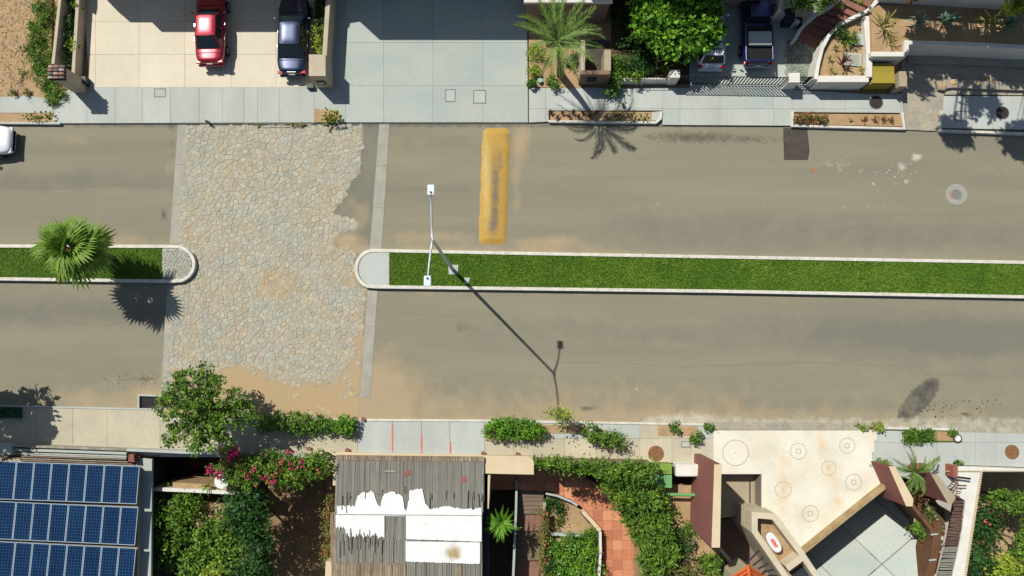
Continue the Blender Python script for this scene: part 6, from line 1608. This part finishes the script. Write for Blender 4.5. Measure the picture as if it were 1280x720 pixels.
sheet('membrane', [(421, 632), (444, 632), (446, 622), (453, 616), (468, 614), (470, 628), (476, 634), (478, 618), (490, 614), (504, 620), (505.5, 636), (509, 640), (511, 612), (528, 611), (531, 628), (536, 636), (560, 633), (576, 637), (602, 635)],
      [(420, 645), (480, 645), (602, 646)], ZS, 1, amp_top=2.2)
sheet('membrane', [(419.5, 643.5), (480.5, 643.5)], [(419.5, 660), (430, 660), (434, 668), (440, 672), (452, 668), (454, 672), (468, 670), (480.5, 673)], ZS + .02, 2, amp_bot=3.5, stains=((436, 652, 12, 3, .35), (425, 660, 6, 6, .4)))
sheet('membrane', [(507.5, 644), (602, 644.5)], [(506, 674), (602, 677)], ZS + .03, 3, amp_bot=.4, stains=((532, 656, 10, 4, .4), (562, 661, 4, 4, .3), (584, 668, 8, 3, .2)))
sheet('membrane', [(507, 675.5), (600, 678)], [(507, 702), (599, 705)], ZS + .01, 4, amp_bot=.7, stains=((566.5, 691, 11, 10, 1.2),))
for i in range(26):
    x = rnd.choice((rnd.uniform(533, 603), rnd.uniform(533, 603), rnd.uniform(422, 446), rnd.uniform(467, 478), rnd.uniform(503, 512), rnd.uniform(422, 603)))
    y0 = rnd.uniform(612, 620); y1 = rnd.uniform(622, 642) if (x > 533 or x < 446) else rnd.uniform(606, 628)
    M().tube([P(x, y0, ZS + .02), P(x + rnd.uniform(-1.5, 1.5), y1, ZS + .025)], rnd.uniform(.02, .028), 4).build('loose_reed', m_reed, t)
for i in range(22):
    x = rnd.uniform(420, 480); y0 = rnd.uniform(660, 676)
    M().tube([P(x, y0, ZS + .05), P(x + rnd.uniform(-1, 1), y0 + rnd.uniform(10, 24), ZS + .02)], .024, 4).build('loose_reed', m_reed, t)
for x in (492, 518): p, q = P(x, 641 if x < 500 else 641, RZ + .08), P(x, 674, RZ + .08); 
M().tube([P(492, 643, RZ + .06), P(491, 703, RZ + .06)], .022, 5).build('seam_batten', m_woodgrey, t)
M().tube([P(506.5, 643, RZ + .12), P(506, 703, RZ + .1)], .022, 5).build('seam_batten', m_woodgrey, t)
for x in (448, 456, 467, 478): M().tube([P(x, 674, RZ + .06), P(x - .5, 703, RZ + .06)], .018, 5).build('seam_batten', m_reedtan, t)
for y in (643.3, 676.3): M().tube([P(421 if y < 650 else 508, y - .4, ZS + .055), P(602, y + 1, ZS + .055)], .018, 5).build('seam_line', m_woodgrey, t)
for x, y in ((507, 575), (580, 598)): pass
M().prism(PL([(474, 588), (495, 588.5), (495, 590.5), (484, 590)], RZ + .07), RZ + .03, RZ + .07).build('repair_strip', m_woodgrey, t)
for x, y in ((508, 592), (579, 600)): M().prism(PL([(x - 3, y - 3), (x + 3, y - 4), (x + 4, y + 2), (x - 2, y + 3)], RZ + .06), RZ, RZ + .05).build('rust_patch', m_redlt, t)
for s in range(4): c = P((425, 600)[s % 2], (580, 700)[s // 2], RZ - .2); M().tube([(c[0], c[1], GZ), (c[0], c[1], RZ - .2)], .08, 8).build('post', m_wood, t)
M().prism(PL([(605, 575), (611, 575), (610, 800), (600, 800)], -.2), GZ, -.2).build('roof_shade_strip', m_bin, t)  # dark strip standing in for the shadow along the reed roof's edge
if True:
    hb = thing('reed_house', 'shaded house body under the reed roof', 'house', P(510, 680, GZ))
    M().prism(inset(PL([(423, 572), (602, 574), (599, 800), (416, 800)], RZ - .3), .15), GZ, RZ - .3).build('wall', m_brownr, hb)

# ------------------------------------------------------------------ stairs yard, curved tile path
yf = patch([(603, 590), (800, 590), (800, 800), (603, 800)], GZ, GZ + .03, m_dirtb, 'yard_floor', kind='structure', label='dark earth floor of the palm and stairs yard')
t = thing('garden_stairs', 'straight grey garden stairs with red tiled landings going down beside the palm', 'stairs', P(662, 650, GZ))
def stz(y): return -2.45 - (y - 610) * .011
y = 610.0; 
xs = lambda y: (649 - (y - 610) * .055, 680.5 - (y - 610) * .065)
k = 0
m_stepg = mat('shaded_grey_brown_step', C(132, 118, 100), C(118, 104, 88), scale=2, rough=.9, fine=.08)  # grey brown darkened so the tone carries the shade over the stairs
seq = [(610, 642, 6, 0), (642, 664, 1, 1), (664, 700, 7, 0), (700, 735, 1, 1)]
for y0, y1, n, land in seq:
    for i in range(n):
        a, b = y0 + (y1 - y0) * i / n, y0 + (y1 - y0) * (i + 1) / n; z = stz((a + b) / 2)
        x0, x1 = xs(a); x2, x3 = xs(b)
        if land:
            W = PL([(x0, a), (x1, a), (x3, b), (x2, b)], z); M().prism(W, GZ, z - .02).build('landing', m_joint, t)
            slabs(t, W, gridcells([x0 - 2, x0 + 6, x0 + 14, x0 + 22, x1 + 2], [a - 1, a + 8, a + 16, b + 1], z), z - .02, z, m_stair, gap=.02, name='tile', tilt=.003)
        else:
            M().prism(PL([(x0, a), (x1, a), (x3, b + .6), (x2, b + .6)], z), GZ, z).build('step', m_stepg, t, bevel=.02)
wall([(646, 600), (645, 640), (641, 735)], .14, GZ, -2.0, m_conc2, name='stair_wall', label='thin grey wall on the left of the garden stairs')
wall([(681, 628), (677.5, 735)], .18, GZ, -2.2, m_taupe, name='stair_wall', label='tan kerb wall on the right of the garden stairs')
# upper landing tiles behind the beam
PZ = -2.4
PATH = [(606, 578), (655, 580), (690, 586), (715, 592), (745, 604), (770, 620), (786, 638), (797, 660), (801, 685), (799, 735), (751, 735), (755, 690), (754, 668), (744, 652), (730, 636), (714, 624), (695, 617), (681, 614), (650, 612), (606, 612)]
WP = PL(PATH, PZ)
pt = thing('tiled_path', 'curving terracotta tiled path between the leafy screen and the small garden', 'path', P(760, 660, GZ))
pt['kind'] = 'structure'; del pt['category']
M().prism(WP, GZ, PZ - .02).build('bed', m_joint, pt)
cc = []
ox, oy = P2(790, 700, PZ)
for i in range(-16, 4):
    for j in range(-4, 12):
        s_ = .56; off = (j % 2) * 0; x, y = ox + (i + off) * s_, oy + j * s_; cc.append([(x, y), (x + s_, y), (x + s_, y + s_), (x, y + s_)])
slabs(pt, WP, cc, PZ - .02, PZ, None, gap=.016, name='tile', tilt=.003, mats=m_tile, minarea=.03)
wall([(682, 617), (697, 620), (714, 627), (722, 632)], .12, GZ, -2.15, m_conc, name='curved_kerb', label='thin curved grey kerb at the shaded start of the small garden')
wall([(729, 640), (741, 653), (750.5, 664)], .24, GZ, -2.0, m_creamr, name='curved_kerb', label='cream kerb stone along the lit inside of the path curve')
wall([(750.5, 665), (751, 690), (748, 735)], .14, GZ, -1.7, m_render, name='garden_wall', label='narrow white wall between the white flowered bush and the tiled path')
wall([(685, 667), (705, 669), (735, 671)], .16, GZ, -2.3, m_conc, name='garden_divider', label='pale low divider between the bare soil and the white flowered bush')
stonespill(12, [(800, 684), (799, 700), (797, 722)], .09, 'pale pebble edging the tiled path', PZ + .05, (m_rock[2],), 'edging pebbles of the tiled path')
patch([(683, 620), (700, 620), (730, 640), (750, 665), (752, 735), (679, 735)], GZ, -2.8, m_dirt, 'garden_soil', kind='structure', label='bare soil of the small garden inside the path curve')
foliage('shrub', 'large bright green bush dotted with white flowers in the small garden', 'shrub', P(715, 700, -2.8), [blob(x, y, -2.0, .75, .6) for x, y in ((700, 690), (720, 682), (738, 690), (705, 712), (728, 712), (742, 714), (695, 722), (715, 730), (738, 732))], 9500, .13, m_leaf,
        extra=[('flowers', m_white_fl, 320, .07, None)])
foliage('shrub', 'green bush at the corner of the cream kerb stone', 'shrub', P(743, 668, -2.8), [blob(742, 668, -2.1, .45, .4), blob(736, 674, -2.1, .4, .4)], 800, .13, m_leafmid)
foliage('shrub', 'dark green bush with a white flowered edge at the lower left of the small garden', 'shrub', P(688, 690, -2.8), [blob(688, 684, -2.1, .45, .4), blob(686, 705, -2.1, .45, .4)], 1100, .13, m_leafdk)
foliage('shrub', 'dark bush in the shade by the top of the small garden', 'shrub', P(690, 628, -2.8), [blob(688, 628, -2.5, .4, .3), blob(698, 632, -2.5, .4, .3)], 800, .13, m_leafdk)
foliage('shrub', 'sparse dry bush in the bare soil of the small garden', 'shrub', P(702, 652, -2.8), [blob(700, 650, -2.5, .5, .3)], 260, .13, m_leafolive)
foliage('shrub', 'column of yellow red foliage along the right side of the stairs', 'shrub', P(680, 680, -2.6), [blob(681, y, -2.0, .3, .4) for y in (645, 656, 668, 680, 692, 704, 716)], 1900, .13, m_leafolive, extra=[('flowers', m_leafred, 500, .1, None)])
for k, (x, y) in enumerate(((683, 643), (681, 648))):
    c = P(x, y, -2.1); M().disc((c[0], c[1], -2.5), .12, .4, 12, .16).build('clay_pot', m_redlt, None, label=('upper clay pot on the kerb wall by the stairs', 'lower clay pot on the kerb wall by the stairs')[k], cat='pot')
t = thing('garden_trough', 'dark narrow trough beside the cream kerb stone', 'trough', P(732, 650, -2.6))
strip(M(), PL([(727, 641), (738, 654)], -2.3), .14, -2.8, -2.3).build('body', m_black, t)
feather_palm(626, 653, -.3, 1.15, [(85, .95, .5), (60, .9, .45), (110, .9, .5), (35, .9, .3), (15, .7, .4), (135, .95, .3), (160, 1.0, .25), (178, 1.0, .2), (200, 1.1, .15), (218, 1.0, .15), (-18, 1.15, .15), (-5, .8, .3), (-40, .8, .2), (-62, .8, .2), (-82, 1.05, .1), (-98, 1.1, .1), (-115, .9, .1), (90, .5, 1), (-40, .5, .9)],
             'small bright feather palm between the reed roof and the garden stairs', P(627, 655, 0)[:2], m=m_leaf, zb=GZ, tr=.1)
# leafy screen
HBk = []
for x, y, r in ((672, 578, .4), (683, 578, .42), (695, 579, .48), (710, 580, .52), (725, 582, .5), (740, 586, .65), (755, 588, .75), (770, 590, .85), (788, 590, .85), (805, 590, .8), (765, 603, .8), (782, 606, 1.0), (800, 606, 1.0), (780, 622, .9), (798, 624, 1.1), (816, 622, .9), (793, 642, 1.0), (812, 640, 1.1), (826, 632, .6),
                (802, 660, .95), (820, 658, 1.0), (835, 642, .6), (808, 680, .85), (822, 682, .9), (812, 700, .8), (828, 700, .8), (835, 665, .6), (842, 690, .6), (815, 718, .8)):
    HBk.append(blob(x, y, 1.9 if y < 600 else 1.1 if y < 625 else .5, r * .8, .7))
foliage('leafy_screen', 'broad dark green leafy hedge sweeping from the pavement round the tiled path', 'hedge', P(800, 640, GZ), HBk, 21000, .22, m_leafmid, clump=.26, aspect=.32, stems=12)
M().prism(PL([(669, 574), (812, 577), (812, 583), (669, 580)], 1.0), GZ, 1.0).build('hedge_wall', m_brownr, None, label='brown retaining wall under the leafy hedge', cat='wall')

# ------------------------------------------------------------------ street trees and hedges on the south pavement
tree('green street tree with pale branches at the corner of the cobbled crossing', P(282, 512, .1), [blob(240, 480, 3.2, .85, .7), blob(262, 478, 3.4, .8, .7), blob(212, 492, 3.2, .75, .5), blob(203, 504, 3.0, .5, .4), blob(245, 505, 3.5, 1.1, .8), blob(275, 510, 3.3, 1.0, .8), blob(230, 528, 3.2, 1.1, .7), blob(262, 535, 3.2, 1.0, .7),
     blob(300, 505, 3.0, .7, .6), blob(305, 522, 3.0, .8, .6), blob(215, 546, 3.0, .6, .4), blob(250, 552, 3.0, .8, .5), blob(225, 474, 3.1, .5, .4), blob(255, 466, 3.2, .5, .4), blob(295, 489, 2.9, .25, .25), blob(275, 548, 3, .6, .5)],
     10000, .17, m_leafmid, barkm=m_barkpale, tr=.2, limbs=34, clump=.22, shell=.5)
def hedge(label, seg, h, n, m=m_leaf, z=ZP, size=.13): return foliage('hedge', label, 'hedge', P(seg[0][0], seg[0][1], z), [blob(x, y, z + h * .55, r, h * .5) for x, y, r in seg], n, size, m, clump=.18)
hedge('clipped hedge between the street tree and the small round bush', [(345, 530, .55), (360, 528, .6), (375, 530, .65), (390, 530, .65), (403, 531, .55), (330, 530, .5)], 1.0, 5200, m_leafmid)
hedge('small round bush at the end of the clipped hedge', [(424, 532, .5), (435, 532, .55), (430, 530, .5)], .9, 2200, m_leaf)
hedge('clipped oblong hedge below the red jointed driveway slabs', [(618, 537, .6), (632, 537, .65), (648, 537, .65), (662, 538, .6), (673, 538, .4)], 1.0, 5200, m_leaf)
hedge('loose green bush right of the oblong hedge', [(738, 540, .5), (750, 543, .55), (763, 547, .5), (774, 551, .45)], 1.3, 2300, m_leafmid)
ts = tree('thin sapling with pale leaves at the kerb', P(722, 536, .1), [blob(692, 515, 1.8, .35, .3), blob(703, 518, 1.8, .35, .3), blob(697, 524, 1.7, .35, .25), blob(711, 520, 1.7, .2, .2)], 420, .14, m_leafyel, tr=.05, limbs=5, barkm=m_bark)
hedge('small weed bush beside the cream driveway corner', [(870, 551, .35), (874, 545, .25), (866, 547, .2)], .5, 500, m_leafmid)
hedge('tiny green tuft at the kerb above the sandy bed', [(843, 533, .25), (844, 538, .2)], .4, 200, m_leafmid)
hedge('tiny tuft left of the cream driveway entrance', [(884, 533, .15), (888, 534, .15)], .3, 120, m_leafmid)
hedge('low green ground cover in the right grass bed', [(1138, 545, .42), (1150, 546, .45), (1162, 545, .4), (1190, 540, .2)], .35, 2600, m_leafmid, size=.09)
hedge('two small green weeds on the kerb right of the cream driveway', [(1077, 534, .22), (1097, 533, .3), (1100, 537, .2)], .3, 300, m_leafyel)
hedge('tiny weed at the white wall corner on the right', [(1196, 580, .15), (1199, 581, .12)], .2, 80, m_leafmid)
hedge('small weed at the left edge of the red gate wall', [(1100, 578, .2), (1106, 579, .18)], .25, 120, m_leafmid)

# ------------------------------------------------------------------ neighbours and added trees just outside the picture whose shadows fall into it
def shadow_house(label, poly, z, m=m_render):
    """flat roofed house; poly is the outline its roof edge shadow draws on the ground, in pixels"""
    W = [caster(x, y, z)[:2] for x, y in poly]
    cx = sum(p[0] for p in W) / len(W); cy = sum(p[1] for p in W) / len(W)
    t = thing('house', label, 'house', (cx, cy, 0)); M().prism(W, -.03, z - .12).build('wall', m, t); M().prism(inset(W, -.06), z - .12, z).build('roof', m_taupe, t); return t
shadow_house('cream house north of the cream driveway, outside the picture', [(100, -260), (420, -260), (420, 44), (206, 44), (194, 32), (167, 32), (152, 19), (135, 0), (126, -3), (126, 14), (124, 23), (114, 16), (100, 16)], 5.5, m_creamr)
shadow_house('white house north of the blue grey driveway, outside the picture', [(424, -260), (757, -260), (757, 54), (478, 54), (453, 31), (441, 33), (440, 38), (431, 42)], 5.2)
shadow_house('garage block north of the estate car, outside the picture', [(770, -260), (1018, -260), (1018, 84), (868, 84), (862, 66), (770, 66)], 6.5, m_taupe)
def off_tree(label, px, py, z, rr, n=2600, m=m_leafmid, size=.36, kind='tree', trunk=None):
    c = caster(px, py, z); b = trunk or ((c[0], c[1], 0) if px < 100 else P(px - 60, -70, 0))
    return tree(label, b, [(c[0], c[1], z, rr, rr, rr * .6), (c[0] + rr * .5, c[1] - rr * .2, z - .2, rr * .6, rr * .6, rr * .5), (c[0] - rr * .6, c[1] + rr * .2, z, rr * .6, rr * .5, rr * .5)], n, size, m, tr=.12, limbs=5)
off_tree('tree left of the picture shading the west pavement', 30, 532, 4.5, 1.9, 4500)
off_tree('tall tree north of the terrace shading the road kerb', 1196, 168, 11.5, .75, 1300)
off_tree('tall tree north east shading the road at the frame edge', 1284, 180, 11.5, 1.15, 2400)
off_tree('added tree north of the terrace, west one of three placed to shade the rough ramp', 1160, 84, 8.8, .8, 1500)  # unseen crowns put in here only to throw shade on the ramp
off_tree('added tree north of the terrace, middle one of three placed to shade the rough ramp', 1205, 87, 8.8, .95, 2000)
off_tree('added tree north of the terrace, east one of three placed to shade the rough ramp', 1262, 90, 8.8, 1.05, 2400)
off_tree('tree north of the terrace shading the east pavement', 1230, 132, 9.8, .9, 700)
off_tree('tree north of the terrace shading the pavement by the locker', 1150, 108, 9.0, .55, 500)
off_tree('tree left of the picture whose leaf shadow touches the first solar panels', -8, 612, 5.2, 1.0, 1800)
